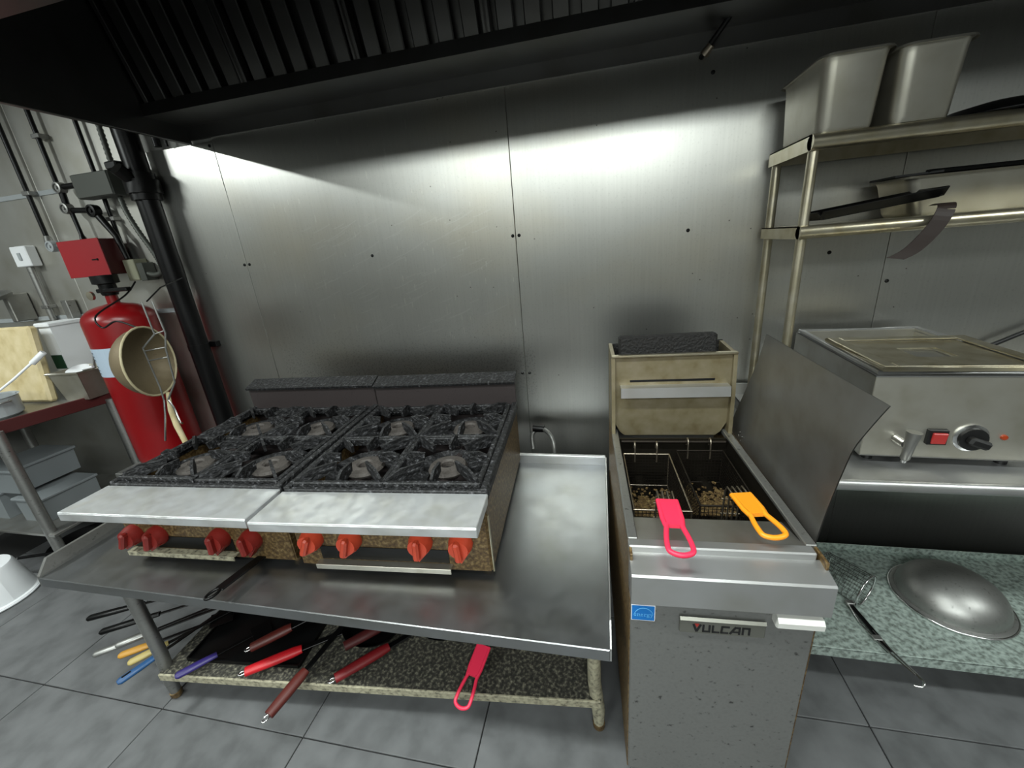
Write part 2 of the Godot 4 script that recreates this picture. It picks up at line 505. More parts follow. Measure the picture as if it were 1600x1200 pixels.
func build_hood():
	var t := thing("exhaust_hood", "black greasy exhaust hood with baffle filters over the cooking line", "hood")
	var m: Material = MATS.hood
	var x0 := -1.52
	var x1 := 3.0
	var zf := 1.02
	var s := nb()
	bb(s, Vector3(x0 - 0.02, 2.12, 0.002), Vector3(x0, 2.645, zf), 0.002)
	mk("side_panel", s, m, t)
	s = nb()
	bb(s, Vector3(x1, 2.12, 0.002), Vector3(x1 + 0.02, 2.645, zf), 0.002)
	mk("side_panel", s, m, t)
	s = nb()
	bb(s, Vector3(x0 - 0.02, 2.12, zf), Vector3(x1 + 0.02, 2.645, zf + 0.02), 0.002)
	mk("front_panel", s, m, t)
	s = nb()
	bb(s, Vector3(x0, 2.60, 0.002), Vector3(x1, 2.645, zf))
	mk("top_panel", s, m, t)
	s = nb()
	bb(s, Vector3(x0, 2.135, 0.001), Vector3(x1, 2.60, 0.012))
	mk("back_panel", s, m, t)
	# grease trough along the foot of the filters
	s = nb()
	bb(s, Vector3(x0, 2.19, 0.012), Vector3(x1, 2.20, 0.20))
	bb(s, Vector3(x0, 2.20, 0.19), Vector3(x1, 2.235, 0.20))
	mk("grease_trough", s, m, t)
	# inward lip along the bottom edge
	s = nb()
	bb(s, Vector3(x0, 2.12, zf - 0.05), Vector3(x1, 2.13, zf))
	mk("drip_lip", s, m, t)
	# baffle filters lean from the trough up to the top
	var a := Vector3(0, 2.22, 0.16)
	var b := Vector3(0, 2.585, 0.27)
	var d := (b - a).normalized()
	var nn := d.cross(Vector3.RIGHT).normalized()
	var fb := Basis(Vector3.RIGHT, d, Vector3.RIGHT.cross(d))
	var L := a.distance_to(b)
	for i in 9:
		var fx := x0 + 0.02 + i * 0.498
		var fr := nb()
		for k in [0.0, 0.49]:
			bx(fr, Vector3(fx + k, 0, 0) + a + d * (L / 2), Vector3(0.02, L, 0.04), 0.002, fb)
		for k in [0.01, L - 0.01]:
			bx(fr, Vector3(fx + 0.245, 0, 0) + a + d * k, Vector3(0.49, 0.02, 0.04), 0.002, fb)
		var fm := mk("baffle_filter", fr, MATS.hood, t)
		for k in 5:
			var q := nb()
			bx(q, Vector3(fx + 0.06 + k * 0.094, 0, 0) + a + d * (L / 2) + nn * 0.0, Vector3(0.058, L - 0.02, 0.012), 0.004, fb)
			mk("baffle", q, MATS.hood, fm)
	# dark backing behind the filters
	s = nb()
	bx(s, Vector3((x0 + x1) / 2, 0, 0) + a + d * (L / 2) - fb.z * 0.0 + Vector3(0, 0.03, -0.03), Vector3(x1 - x0, L, 0.004), 0.0, fb)
	mk("filter_plenum", s, m, t)
	# suppression drop with its nozzle in front of the wall
	var n := thing("suppression_pipe", "thin dark pipe with a small nozzle dropping from the hood", "pipe")
	s = nb()
	tube(s, [Vector3(0.86, 2.30, 0.16), Vector3(0.80, 2.215, 0.10), Vector3(0.722, 2.125, 0.02), Vector3(0.717, 2.118, 0.004)], 0.009, 8)
	mk("pipe", s, MATS.pipe_black, n)
	s = nb()
	tube(s, [Vector3(0.742, 2.142, 0.036), Vector3(0.724, 2.122, 0.018)], [0.013, 0.016], 10)
	mk("nozzle", s, MATS.wire, n)

# ================================================================ equipment stand
func build_stand():
	var t := thing("equipment_stand", "low stainless equipment stand carrying the two gas hotplates", "table", Vector3.ZERO)
	var x0 := -1.545
	var x1 := 0.371
	var zb := 0.25
	var zf := 1.112
	var y := 0.603
	var s := nb()
	bb(s, Vector3(x0, y - 0.004, zb), Vector3(x1, y, zf), 0.001)
	bb(s, Vector3(x0, y - 0.038, zf - 0.004), Vector3(x1, y - 0.001, zf + 0.001), 0.0015)
	bb(s, Vector3(x0, y - 0.038, zf - 0.02), Vector3(x1, y - 0.034, zf))
	mk("table_top", s, MATS.steel_top, t)
	s = nb()
	prism(s, [Vector3(x0 - 0.012, y - 0.035, zf), Vector3(x0 - 0.004, y + 0.006, zf), Vector3(x0 - 0.012, y + 0.05, zf - 0.04), Vector3(x0 - 0.012, y + 0.05, zb), Vector3(x0 - 0.012, y - 0.035, zb)], Vector3(0.012, 0, 0))
	mk("side_rim", s, MATS.steel_satin, t)
	s = nb()
	prism(s, [Vector3(x1, y - 0.037, zf), Vector3(x1, y + 0.004, zf), Vector3(x1, y + 0.04, zf - 0.05), Vector3(x1, y + 0.04, zb), Vector3(x1, y - 0.037, zb)], Vector3(0.004, 0, 0))
	mk("side_rim", s, MATS.steel, t)
	s = nb()
	bb(s, Vector3(x0, y - 0.03, zb - 0.004), Vector3(x1, y + 0.035, zb), 0.001)
	tube(s, [Vector3(x0, y + 0.037, zb - 0.008), Vector3(x1, y + 0.037, zb - 0.008)], 0.009, 8)
	mk("rear_rim", s, MATS.steel, t)
	# undershelf, not quite square to the top
	s = nb()
	var poly := [Vector3(0.345, 0.14, 0.945), Vector3(-1.255, 0.14, 1.088), Vector3(-1.30, 0.14, 0.42), Vector3(0.345, 0.14, 0.32)]
	prism(s, poly, Vector3(0, 0.022, 0))
	mk("undershelf", s, MATS.crusted, t)
	s = nb()
	bar(s, Vector3(0.345, 0.148, 0.947), Vector3(-1.255, 0.148, 1.090), 0.008, 0.030, Vector3.UP, 0.002)
	mk("shelf_edge", s, MATS.crust_edge, t)
	for q in [[0.325, 0.925, 0.012], [-1.25, 1.06, -0.02], [0.325, 0.35, 0.0], [-1.28, 0.45, 0.0]]:
		s = nb()
		tube(s, [Vector3(q[0] + q[2], 0.025, q[1]), Vector3(q[0] + q[2] * 0.9, 0.09, q[1]), Vector3(q[0], 0.22, q[1]), Vector3(q[0], 0.585, q[1])], [0.017, 0.022, 0.021, 0.021], 12)
		var lg := mk("leg", s, MATS.crust_edge if q[0] > 0 else MATS.steel_satin, t)
		s = nb()
		lathe(s, [Vector2(0.0, 0.0), Vector2(0.012, 0.0), Vector2(0.02, 0.012), Vector2(0.02, 0.03), Vector2(0.0, 0.034)], 12, Transform3D(Basis(), Vector3(q[0] + q[2], 0, q[1])))
		mk("bullet_foot", s, MATS.baked, lg)
	# gussets that take the legs under the top
	for xx in [-1.25, 0.325]:
		s = nb()
		bb(s, Vector3(xx - 0.03, y - 0.022, 0.30), Vector3(xx + 0.03, y - 0.004, 1.09))
		mk("hat_channel", s, MATS.steel_satin, t)
	# gas lines coming up behind
	var h := thing("gas_hose", "bent grey gas hose behind the stand near the wall seam", "hose")
	s = nb()
	tube(s, spline([Vector3(0.03, 0.60, 0.11), Vector3(0.025, 0.665, 0.08), Vector3(0.07, 0.69, 0.07), Vector3(0.125, 0.665, 0.12), Vector3(0.14, 0.55, 0.16), Vector3(0.14, 0.0, 0.16)], 6), 0.011, 8)
	mk("hose", s, MATS.gas_yellow, h)
	s = nb()
	tube(s, [Vector3(0.028, 0.69, 0.07), Vector3(0.085, 0.69, 0.07)], 0.018, 8)
	mk("coupling", s, MATS.pipe_black, h)
	var sp := thing("spatula", "black flat handled spatula with a hanging slot under the hotplate", "spatula", Vector3(0, 0, 0))
	s = nb()
	var a := Vector3(-0.790, 0.640, 1.140)
	var b := Vector3(-0.758, 0.632, 0.93)
	bar(s, a.lerp(b, 0.18), b, 0.032, 0.006, Vector3.UP, 0.002)
	var dd := (b - a).normalized()
	var sd := dd.cross(Vector3.UP).normalized()
	var loop := []
	for i in 16:
		var an := TAU * i / 16
		loop.append(a.lerp(b, 0.09) + dd * cos(an) * 0.021 + sd * sin(an) * 0.0115)
	tube(s, loop, 0.0045, 6, true)
	mk("handle", s, MATS.black_steel, sp)
	s = nb()
	bx(s, Vector3(-0.745, 0.612, 0.86), Vector3(0.09, 0.004, 0.16), 0.0)
	bar(s, b, Vector3(-0.749, 0.612, 0.90), 0.024, 0.005)
	mk("blade", s, MATS.black_steel, sp)

# ================================================================ hotplates
func grate_mesh(lx: float, lz: float) -> Mesh:
	# cast grate with eight fins, centred, top face at y = 0
	var s := nb()
	var hx := lx / 2
	var hz := lz / 2
	for k: float in [-1.0, 1.0]:
		bx(s, Vector3(k * (hx - 0.008), -0.014, 0), Vector3(0.016, 0.028, lz - 0.002), 0.003)
		bx(s, Vector3(0, -0.014, k * (hz - 0.008)), Vector3(lx - 0.002, 0.028, 0.016), 0.003)
	s.generate_normals()
	return s.commit()

func fin_mesh(len0: float, hh: float) -> Mesh:
	# upright wedge pointing along -z, high at its root, root at z = 0
	var s := nb()
	var y1 := 0.010
	prism(s, [Vector3(-0.0045, -0.03, 0), Vector3(-0.0045, y1 - 0.002, 0), Vector3(-0.0045, y1 + hh, -len0 * 0.35), Vector3(-0.0045, y1 + hh * 0.6, -len0), Vector3(-0.0045, -0.012, -len0 * 0.92)], Vector3(0.009, 0, 0))
	s.generate_normals()
	return s.commit()

func build_range(at: Vector3, turn: float, W: float, knobs: Array, ky: float, tray: Array, dirty: bool):
	var lab := "charred four burner gas hotplate standing nearer the fire cylinder" if dirty else "charred four burner gas hotplate standing nearer the fryer"
	var t := thing("gas_hotplate", lab, "stove", at, turn, "gas hotplates on the stand")
	var zs := -0.135
	var zb := -0.82
	var s := nb()
	# ledge
	bb(s, Vector3(0, 0.281, -0.148), Vector3(W, 0.287, 0.0), 0.002)
	bb(s, Vector3(0, 0.256, -0.004), Vector3(W, 0.284, 0.001), 0.002)
	bb(s, Vector3(0, 0.257, -0.03), Vector3(W, 0.260, 0.0))
	for k in [0.0, W - 0.003]:
		prism(s, [Vector3(k, 0.283, 0), Vector3(k, 0.257, 0), Vector3(k, 0.262, -0.135), Vector3(k, 0.283, -0.146)], Vector3(0.003, 0, 0))
	mk("front_ledge", s, MATS.steel_ledge, t)
	for k in [0.008, W - 0.02]:
		s = nb()
		bb(s, Vector3(k, 0.022, zb), Vector3(k + 0.012, 0.278, zs), 0.002)
		mk("side_panel", s, MATS.baked, t)
	s = nb()
	bb(s, Vector3(0.012, 0.022, zs - 0.006), Vector3(W - 0.012, 0.25, zs + 0.004), 0.002)
	mk("front_panel", s, MATS.baked, t)
	if not dirty:
		s = nb()
		bb(s, Vector3(W - 0.006, 0.024, zs - 0.004), Vector3(W - 0.002, 0.225, zs + 0.006), 0.001)
		mk("corner_strip", s, MATS.steel_warm, t)
	s = nb()
	bb(s, Vector3(0.012, 0.022, zb), Vector3(W - 0.012, 0.27, zb + 0.01))
	bb(s, Vector3(0.012, 0.022, zb), Vector3(W - 0.012, 0.03, zs))
	mk("body_shell", s, MATS.char_smooth, t)
	# dark opening with the drip tray and its bright lip
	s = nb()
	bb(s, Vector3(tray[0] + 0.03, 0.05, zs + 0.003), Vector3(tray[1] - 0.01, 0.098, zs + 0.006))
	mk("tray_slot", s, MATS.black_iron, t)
	s = nb()
	bb(s, Vector3(tray[0] + 0.02, 0.042, zs + 0.004), Vector3(tray[1], 0.047, zs + 0.03), 0.001)
	bb(s, Vector3(tray[0] + 0.02, 0.030, zs + 0.027), Vector3(tray[1], 0.048, zs + 0.031), 0.001)
	mk("drip_tray", s, MATS.crust_edge if dirty else MATS.steel_pan, t)
	for kx in knobs:
		s = nb()
		var kb := Basis(Vector3.RIGHT, PI / 2)
		lathe(s, [Vector2(0.037, 0), Vector2(0.037, 0.012), Vector2(0.034, 0.02), Vector2(0.030, 0.036), Vector2(0.0, 0.038)], 14, Transform3D(kb, Vector3(kx, ky, zs + 0.004)))
		var ko := mk("control_knob", s, MATS.red_knob_dirty if dirty else MATS.red_knob, t)
		s = nb()
		var rb := Basis(Vector3.BACK, -0.5 + kx)
		bx(s, Vector3(kx, ky, zs + 0.046), Vector3(0.020, 0.066, 0.024), 0.006, rb)
		prism(s, [Vector3(kx, ky, zs + 0.034) + rb * Vector3(-0.033, -0.010, -0.026), Vector3(kx, ky, zs + 0.034) + rb * Vector3(0.033, -0.010, -0.026), Vector3(kx, ky, zs + 0.034) + rb * Vector3(0, -0.052, -0.026)], Vector3(0, 0, 0.026))
		mk("pointer", s, MATS.red_knob_dirty if dirty else MATS.red_knob, ko)
	for q in [[0.03, zs - 0.03], [W - 0.03, zs - 0.03], [0.03, zb + 0.04], [W - 0.03, zb + 0.04]]:
		s = nb()
		lathe(s, [Vector2(0, 0), Vector2(0.012, 0.0), Vector2(0.016, 0.008), Vector2(0.012, 0.024), Vector2(0, 0.024)], 12, Transform3D(Basis(), Vector3(q[0], 0, q[1])))
		mk("foot", s, MATS.baked, t)
	# crumb pan under the burners
	s = nb()
	bb(s, Vector3(0.02, 0.20, zb + 0.01), Vector3(W - 0.02, 0.208, zs - 0.006))
	mk("crumb_pan", s, MATS.char_smooth, t)
	# top rails that carry the grates
	s = nb()
	bb(s, Vector3(0.006, 0.262, -0.165), Vector3(W - 0.006, 0.294, -0.148), 0.003)
	bb(s, Vector3(0.006, 0.262, zb), Vector3(W - 0.006, 0.29, -0.775), 0.003)
	bb(s, Vector3(0.004, 0.262, zb), Vector3(0.024, 0.30, -0.15), 0.003)
	bb(s, Vector3(W - 0.024, 0.262, zb), Vector3(W - 0.002, 0.30, -0.15), 0.003)
	mk("top_rail", s, MATS.char, t)
	# backguard with a sloping cap
	s = nb()
	bb(s, Vector3(0.004, 0.27, zb - 0.004), Vector3(W - 0.004, 0.395, zb + 0.008), 0.002)
	mk("backguard", s, MATS.char_smooth, t)
	s = nb()
	prism(s, [Vector3(0.002, 0.388, zb + 0.02), Vector3(0.002, 0.398, zb + 0.024), Vector3(0.002, 0.424, zb - 0.05), Vector3(0.002, 0.414, zb - 0.055)], Vector3(W - 0.006, 0, 0))
	mk("backguard_cap", s, MATS.char, t)
	# burners and grates
	var gx := (W - 0.048) / 2
	var gz := 0.305
	var gm := grate_mesh(gx, gz)
	var edge := fin_mesh(0.085, 0.012)
	var edge2 := fin_mesh(0.075, 0.012)
	var corner := fin_mesh(0.125, 0.012)
	s = nb()
	lathe(s, [Vector2(0.022, -0.004), Vector2(0.062, -0.004), Vector2(0.066, 0.004), Vector2(0.060, 0.014), Vector2(0.028, 0.02), Vector2(0.022, 0.014), Vector2(0.022, -0.004)], 20)
	s.generate_normals()
	var cap := s.commit()
	s = nb()
	lathe(s, [Vector2(0.034, -0.03), Vector2(0.046, -0.002), Vector2(0.05, 0.0)], 16)
	tube(s, [Vector3(0, -0.022, 0.03), Vector3(0, -0.03, 0.22)], 0.02, 8)
	s.generate_normals()
	var venturi := s.commit()
	s = nb()
	lathe(s, [Vector2(0.075, -0.03), Vector2(0.10, -0.022), Vector2(0.128, -0.004), Vector2(0.133, -0.002)], 20)
	s.generate_normals()
	var bowl := s.commit()
	var rng := RandomNumberGenerator.new()
	rng.seed = 5 if dirty else 9
	for row in 2:
		for col in 2:
			var cx := 0.024 + gx * (col + 0.5)
			var cz := -0.166 - gz * (row + 0.5)
			var bo := Vector3(cx + rng.randf_range(-0.01, 0.01), 0.262, cz + rng.randf_range(-0.008, 0.008))
			var br := share("burner", cap, MATS.char_gray, Transform3D(Basis(), bo), t)
			share("venturi", venturi, MATS.char_smooth, Transform3D.IDENTITY, br)
			share("drip_bowl", bowl, MATS.char, Transform3D.IDENTITY, br)
			var gr := share("grate", gm, MATS.char, Transform3D(Basis(Vector3.UP, rng.randf_range(-0.012, 0.012)), Vector3(cx, 0.307 + rng.randf_range(-0.003, 0.003), cz)), t)
			for k in 4:
				var an := k * PI / 2
				var half: float = gz / 2 if k % 2 == 0 else gx / 2
				var root := Vector3(sin(an), 0, cos(an)) * (half - 0.01)
				share("fin", edge if k % 2 == 0 else edge2, MATS.char, Transform3D(Basis(Vector3.UP, an), root), gr)
				var cr := Vector3((1 if k < 2 else -1) * (gx / 2 - 0.012), 0, (1 if k % 2 == 0 else -1) * (gz / 2 - 0.012))
				share("fin", corner, MATS.char, Transform3D(Basis(Vector3.UP, atan2(cr.x, cr.z)), cr), gr)

# ================================================================ fryer
func basket(t: Node3D, o: Vector3, grip: Material, turn := 0.0, ls := 1.0, fm: Material = null):
	# rim corner-to-corner box hanging from o (centre of the front of the rim)
	var w := 0.145
	var L := 0.30
	var h := 0.12
	var s := nb()
	var rim := [o + Vector3(-w / 2, 0, 0), o + Vector3(w / 2, 0, 0), o + Vector3(w / 2, 0, -L), o + Vector3(-w / 2, 0, -L)]
	for i in 4: tube(s, [rim[i], rim[(i + 1) % 4]], 0.0028, 6)
	for i in 4: tube(s, [rim[i], rim[i] + Vector3(0, -h, 0)], 0.0022, 6)
	for i in 4: tube(s, [rim[i] + Vector3(0, -h, 0), rim[(i + 1) % 4] + Vector3(0, -h, 0)], 0.0022, 6)
	mk("basket_frame", s, fm if fm else MATS.wire, t)
	s = nb()
	var nx := 14
	var nz := 28
	for i in range(1, nx):
		var x := -w / 2 + w * i / nx
		for e: float in [0.0, -L]: bar(s, o + Vector3(x, 0, e), o + Vector3(x, -h, e), 0.0014, 0.0014, Vector3.RIGHT)
		bar(s, o + Vector3(x, -h, 0), o + Vector3(x, -h, -L), 0.0014, 0.0014)
	for i in range(1, nz):
		var z := -L * i / nz
		for e: float in [-w / 2, w / 2]: bar(s, o + Vector3(e, 0, z), o + Vector3(e, -h, z), 0.0014, 0.0014, Vector3.RIGHT)
		bar(s, o + Vector3(-w / 2, -h, z), o + Vector3(w / 2, -h, z), 0.0014, 0.0014)
	for j in range(1, 11):
		var y := -h * j / 11
		for e: float in [0.0, -L]: bar(s, o + Vector3(-w / 2, y, e), o + Vector3(w / 2, y, e), 0.0014, 0.0014)
		for e: float in [-w / 2, w / 2]: bar(s, o + Vector3(e, y, 0), o + Vector3(e, y, -L), 0.0014, 0.0014)
	mk("basket_mesh", s, MATS.wire_dark, t).set_meta("kind", "stuff")
	# hooks on the far end
	s = nb()
	for k: float in [-0.035, 0.035]:
		tube(s, spline([o + Vector3(k, -0.03, -L), o + Vector3(k, 0.03, -L - 0.003), o + Vector3(k, 0.035, -L - 0.02), o + Vector3(k, 0.01, -L - 0.024)], 4), 0.003, 6)
	mk("hook", s, MATS.wire, t)
	# four wires rise from the front and run into the grip
	var bs := Basis(Vector3.UP, turn) * Basis.from_scale(Vector3(1, 1, ls))
	s = nb()
	for i in 4:
		var x := -0.018 + i * 0.012
		tube(s, [o + Vector3(x, -0.05, 0.003), o + Vector3(x, 0.05, 0.006), o + bs * Vector3(x, 0.068, 0.014), o + bs * Vector3(x, 0.066, 0.06)], 0.0024, 6)
	for y in [-0.02, 0.025]: tube(s, [o + Vector3(-0.024, y, 0.003), o + Vector3(0.024, y, 0.003)], 0.002, 6)
	mk("handle_wires", s, MATS.wire, t)
	s = nb()
	var g := o + Vector3(0, 0.066, 0)
	prism(s, [g + bs * Vector3(-0.023, 0.005, 0.05), g + bs * Vector3(0.023, 0.005, 0.05), g + bs * Vector3(0.0225, 0.004, 0.12), g + bs * Vector3(0.019, 0.004, 0.145), g + bs * Vector3(-0.019, 0.004, 0.145), g + bs * Vector3(-0.0225, 0.004, 0.12)], Vector3(0, -0.010, 0))
	for k: float in [-1.0, 1.0]: tube(s, [g + bs * Vector3(k * 0.0215, 0, 0.05), g + bs * Vector3(k * 0.0215, 0, 0.12), g + bs * Vector3(k * 0.018, 0, 0.147)], 0.0058, 8)
	var lp := [g + bs * Vector3(-0.016, 0, 0.14), g + bs * Vector3(-0.022, 0, 0.175), g + bs * Vector3(-0.025, 0, 0.205), g + bs * Vector3(-0.022, -0.001, 0.226), g + bs * Vector3(0, -0.002, 0.234), g + bs * Vector3(0.022, -0.001, 0.226), g + bs * Vector3(0.025, 0, 0.205), g + bs * Vector3(0.022, 0, 0.175), g + bs * Vector3(0.016, 0, 0.14)]
	tube(s, spline(lp, 4), 0.0058, 8)
	mk("grip", s, grip, t)

func build_fryer():
	var o := Vector3(0.417, 0, 1.134)
	var turn := 0.040
	var t := thing("deep_fryer", "free standing stainless deep fryer with a tall back riser", "fryer", o, turn)
	var W := 0.394
	var s := nb()
	for k in [0.0, W - 0.006]:
		s = nb()
		bb(s, Vector3(k, 0.15, -0.79), Vector3(k + 0.006, 0.885, -0.036), 0.001)
		mk("side_panel", s, MATS.baked, t)
	s = nb()
	bb(s, Vector3(0.006, 0.15, -0.79), Vector3(W - 0.006, 0.88, -0.78))
	bb(s, Vector3(0.006, 0.15, -0.78), Vector3(W - 0.006, 0.16, -0.05))
	mk("cabinet_shell", s, MATS.steel_dull, t)
	# door with handle, badge and sticker
	s = nb()
	bb(s, Vector3(0.002, 0.162, -0.046), Vector3(W - 0.008, 0.773, -0.026), 0.003)
	var door := mk("door", s, MATS.steel_satin, t)
	s = nb()
	prism(s, [Vector3(0.298, 0.766, -0.027), Vector3(0.298, 0.766, -0.005), Vector3(0.298, 0.758, 0.003), Vector3(0.298, 0.744, 0.002), Vector3(0.298, 0.738, -0.006), Vector3(0.298, 0.738, -0.027)], Vector3(0.088, 0, 0))
	mk("door_handle", s, MATS.handle_white, door)
	s = nb()
	bx(s, Vector3(0.198, 0.706, -0.023), Vector3(0.178, 0.040, 0.008), 0.002)
	prism(s, [Vector3(0.109, 0.725, -0.026), Vector3(0.109, 0.725, -0.017), Vector3(0.109, 0.731, -0.022)], Vector3(0.178, 0, 0))
	var badge := mk("badge", s, MATS.badge, door)
	s = nb()
	letters(s, Vector3(0.137, 0.693, -0.0185))
	mk("lettering", s, MATS.black_print, badge)
	s = nb()
	prism(s, [Vector3(0.140, 0.716, -0.0188), Vector3(0.150, 0.716, -0.0188), Vector3(0.1455, 0.7055, -0.0188)], Vector3(0, 0, 0.001))
	mk("red_mark", s, MATS.red_print, badge)
	s = nb()
	bb(s, Vector3(0.003, 0.706, -0.0262), Vector3(0.056, 0.752, -0.0252))
	var st := mk("sticker", s, MATS.white, door)
	s = nb()
	bb(s, Vector3(0.0045, 0.7075, -0.0254), Vector3(0.0545, 0.7505, -0.0249))
	mk("sticker_field", s, MATS.sticker_blue, st)
	s = nb()
	var arc := []
	for i in 13:
		var a := PI * 0.12 + PI * 0.72 * i / 12
		arc.append(Vector3(0.031 - cos(a) * 0.022, 0.716 + sin(a) * 0.028, -0.0247))
	tube(s, arc, 0.0009, 5)
	mk("sticker_arc", s, MATS.sticker_light, st)
	var tm := TextMesh.new()
	var sf := SystemFont.new()
	sf.font_names = PackedStringArray(["Droid Serif"]); sf.font_italic = true
	tm.font = sf; tm.text = "energy"; tm.font_size = 24; tm.pixel_size = 0.00055; tm.depth = 0.0006
	var tx := MeshInstance3D.new()
	tx.mesh = tm; tx.material_override = MATS.sticker_light; tx.name = "sticker_lettering"
	tx.position = Vector3(0.030, 0.724, -0.0246)
	st.add_child(tx)
	# boxed front header
	s = nb()
	prism(s, [Vector3(0, 0.776, -0.045), Vector3(0, 0.777, -0.003), Vector3(0, 0.781, 0.0), Vector3(0, 0.856, 0.0), Vector3(0, 0.860, -0.004), Vector3(0, 0.872, -0.056), Vector3(0, 0.872, -0.06), Vector3(0, 0.776, -0.06)], Vector3(W, 0, 0))
	mk("front_header", s, MATS.steel, t)
	s = nb()
	bb(s, Vector3(0.0, 0.865, -0.085), Vector3(W - 0.012, 0.889, -0.058), 0.003)
	mk("front_lip", s, MATS.steel, t)
	# top rims and sloping front deck
	s = nb()
	bb(s, Vector3(0.0, 0.872, -0.66), Vector3(0.022, 0.889, -0.085), 0.002)
	mk("top_rim", s, MATS.steel_satin, t)
	s = nb()
	bb(s, Vector3(W - 0.022, 0.872, -0.66), Vector3(W, 0.889, -0.085), 0.002)
	mk("top_rim", s, MATS.steel_satin, t)
	s = nb()
	prism(s, [Vector3(0.022, 0.884, -0.085), Vector3(0.022, 0.862, -0.195), Vector3(0.022, 0.858, -0.195), Vector3(0.022, 0.878, -0.085)], Vector3(W - 0.044, 0, 0))
	mk("front_deck", s, MATS.steel_dull, t)
	# tank
	s = nb()
	bb(s, Vector3(0.018, 0.62, -0.60), Vector3(0.022, 0.88, -0.10))
	bb(s, Vector3(W - 0.022, 0.62, -0.60), Vector3(W - 0.018, 0.88, -0.10))
	bb(s, Vector3(0.022, 0.62, -0.197), Vector3(W - 0.022, 0.862, -0.193))
	bb(s, Vector3(0.022, 0.62, -0.605), Vector3(W - 0.022, 0.88, -0.60))
	bb(s, Vector3(0.022, 0.61, -0.60), Vector3(W - 0.022, 0.62, -0.193))
	mk("tank", s, MATS.fry_tank, t)
	for k in 3:
		s = nb()
		tube(s, [Vector3(0.09 + k * 0.107, 0.70, -0.595), Vector3(0.09 + k * 0.107, 0.70, -0.20)], 0.038, 14)
		mk("heat_tube", s, MATS.fry_tank, t)
	s = nb()
	var rng := RandomNumberGenerator.new()
	rng.seed = 3
	for i in 1500:
		var p := Vector3(rng.randf_range(0.034, 0.172) if i % 2 == 0 else rng.randf_range(0.212, 0.345), 0.739, 0)
		p.z = -0.345 - absf(rng.randfn(0.0, 0.06))
		if p.z < -0.52: continue
		if i % 2 == 1:
			p.z -= 0.03; p.y = 0.736
		p.y += rng.randf_range(0.002, 0.007)
		bx(s, p, Vector3(rng.randf_range(0.003, 0.01), 0.004, rng.randf_range(0.003, 0.01)), 0.0, Basis(Vector3.UP, rng.randf() * TAU))
	mk("crumbs", s, MATS.crumbs, t).set_meta("kind", "stuff")
	# riser: face with rounded foot, side flanges and open flue
	s = nb()
	prism(s, [Vector3(0.03, 0.885, 0), Vector3(0.045, 0.872, 0), Vector3(W - 0.045, 0.872, 0), Vector3(W - 0.03, 0.885, 0), Vector3(W - 0.012, 0.92, 0), Vector3(W - 0.012, 1.165, 0), Vector3(0.012, 1.165, 0), Vector3(0.012, 0.92, 0)].map(func(v): return v + Vector3(0, 0, -0.645)), Vector3(0, 0, -0.006))
	mk("riser_face", s, MATS.fry_patina, t)
	s = nb()
	prism(s, [Vector3(0, 0.88, -0.62), Vector3(0, 1.02, -0.625), Vector3(0, 1.17, -0.636), Vector3(0, 1.176, -0.79), Vector3(0, 0.88, -0.79)], Vector3(0.012, 0, 0))
	mk("riser_side", s, MATS.fry_patina, t)
	s = nb()
	prism(s, [Vector3(W - 0.012, 0.88, -0.62), Vector3(W - 0.012, 1.02, -0.625), Vector3(W - 0.012, 1.165, -0.636), Vector3(W - 0.012, 1.17, -0.79), Vector3(W - 0.012, 0.88, -0.79)], Vector3(0.012, 0, 0))
	mk("riser_side", s, MATS.fry_patina, t)
	s = nb()
	bb(s, Vector3(0.0, 0.88, -0.80), Vector3(W, 1.172, -0.79))
	bb(s, Vector3(0.012, 1.10, -0.79), Vector3(W - 0.012, 1.105, -0.651))
	mk("flue", s, MATS.burnt_block, t)
	s = nb()
	bb(s, Vector3(0.0, 1.163, -0.648), Vector3(W, 1.171, -0.630), 0.002)
	mk("riser_edge", s, MATS.steel_warm, t)
	s = nb()
	prism(s, [Vector3(0.03, 1.062, -0.645), Vector3(0.03, 1.062, -0.61), Vector3(0.03, 1.028, -0.606), Vector3(0.03, 1.028, -0.610), Vector3(0.03, 1.055, -0.614), Vector3(0.03, 1.055, -0.645)], Vector3(W - 0.05, 0, 0))
	mk("basket_hanger", s, MATS.steel, t)
	s = nb()
	bb(s, Vector3(0.062, 1.072, -0.646), Vector3(W - 0.06, 1.080, -0.6435), 0.001)
	mk("hanger_slot", s, MATS.black_iron, t)
	s = nb()
	bx(s, Vector3(0.187, 1.170, -0.705), Vector3(0.315, 0.10, 0.05), 0.006, Basis(Vector3.RIGHT, -0.10))
	mk("flue_deflector", s, MATS.burnt_block, t)
	s = nb()
	tube(s, [Vector3(0.03, 0.876, -0.585), Vector3(W - 0.03, 0.876, -0.585)], 0.006, 8)
	mk("basket_rest", s, MATS.wire_dark, t)
	for q in [[0.045, -0.09], [W - 0.045, -0.09], [0.045, -0.74], [W - 0.045, -0.74]]:
		s = nb()
		lathe(s, [Vector2(0, 0), Vector2(0.018, 0), Vector2(0.026, 0.02), Vector2(0.026, 0.15), Vector2(0, 0.152)], 12, Transform3D(Basis(), Vector3(q[0], 0, q[1])))
		mk("leg", s, MATS.steel_satin, t)

	var b1 := thing("fry_basket", "wire fry basket with a pink coated handle in the fryer", "basket", o, turn, "fry baskets")
	basket(b1, Vector3(0.104, 0.858, -0.232), MATS.pink, -0.02)
	var b2 := thing("fry_basket", "wire fry basket with a yellow coated handle in the fryer", "basket", o, turn, "fry baskets")
	basket(b2, Vector3(0.278, 0.855, -0.262), MATS.yellow, 0.13, 0.84, MATS.wire_dark)

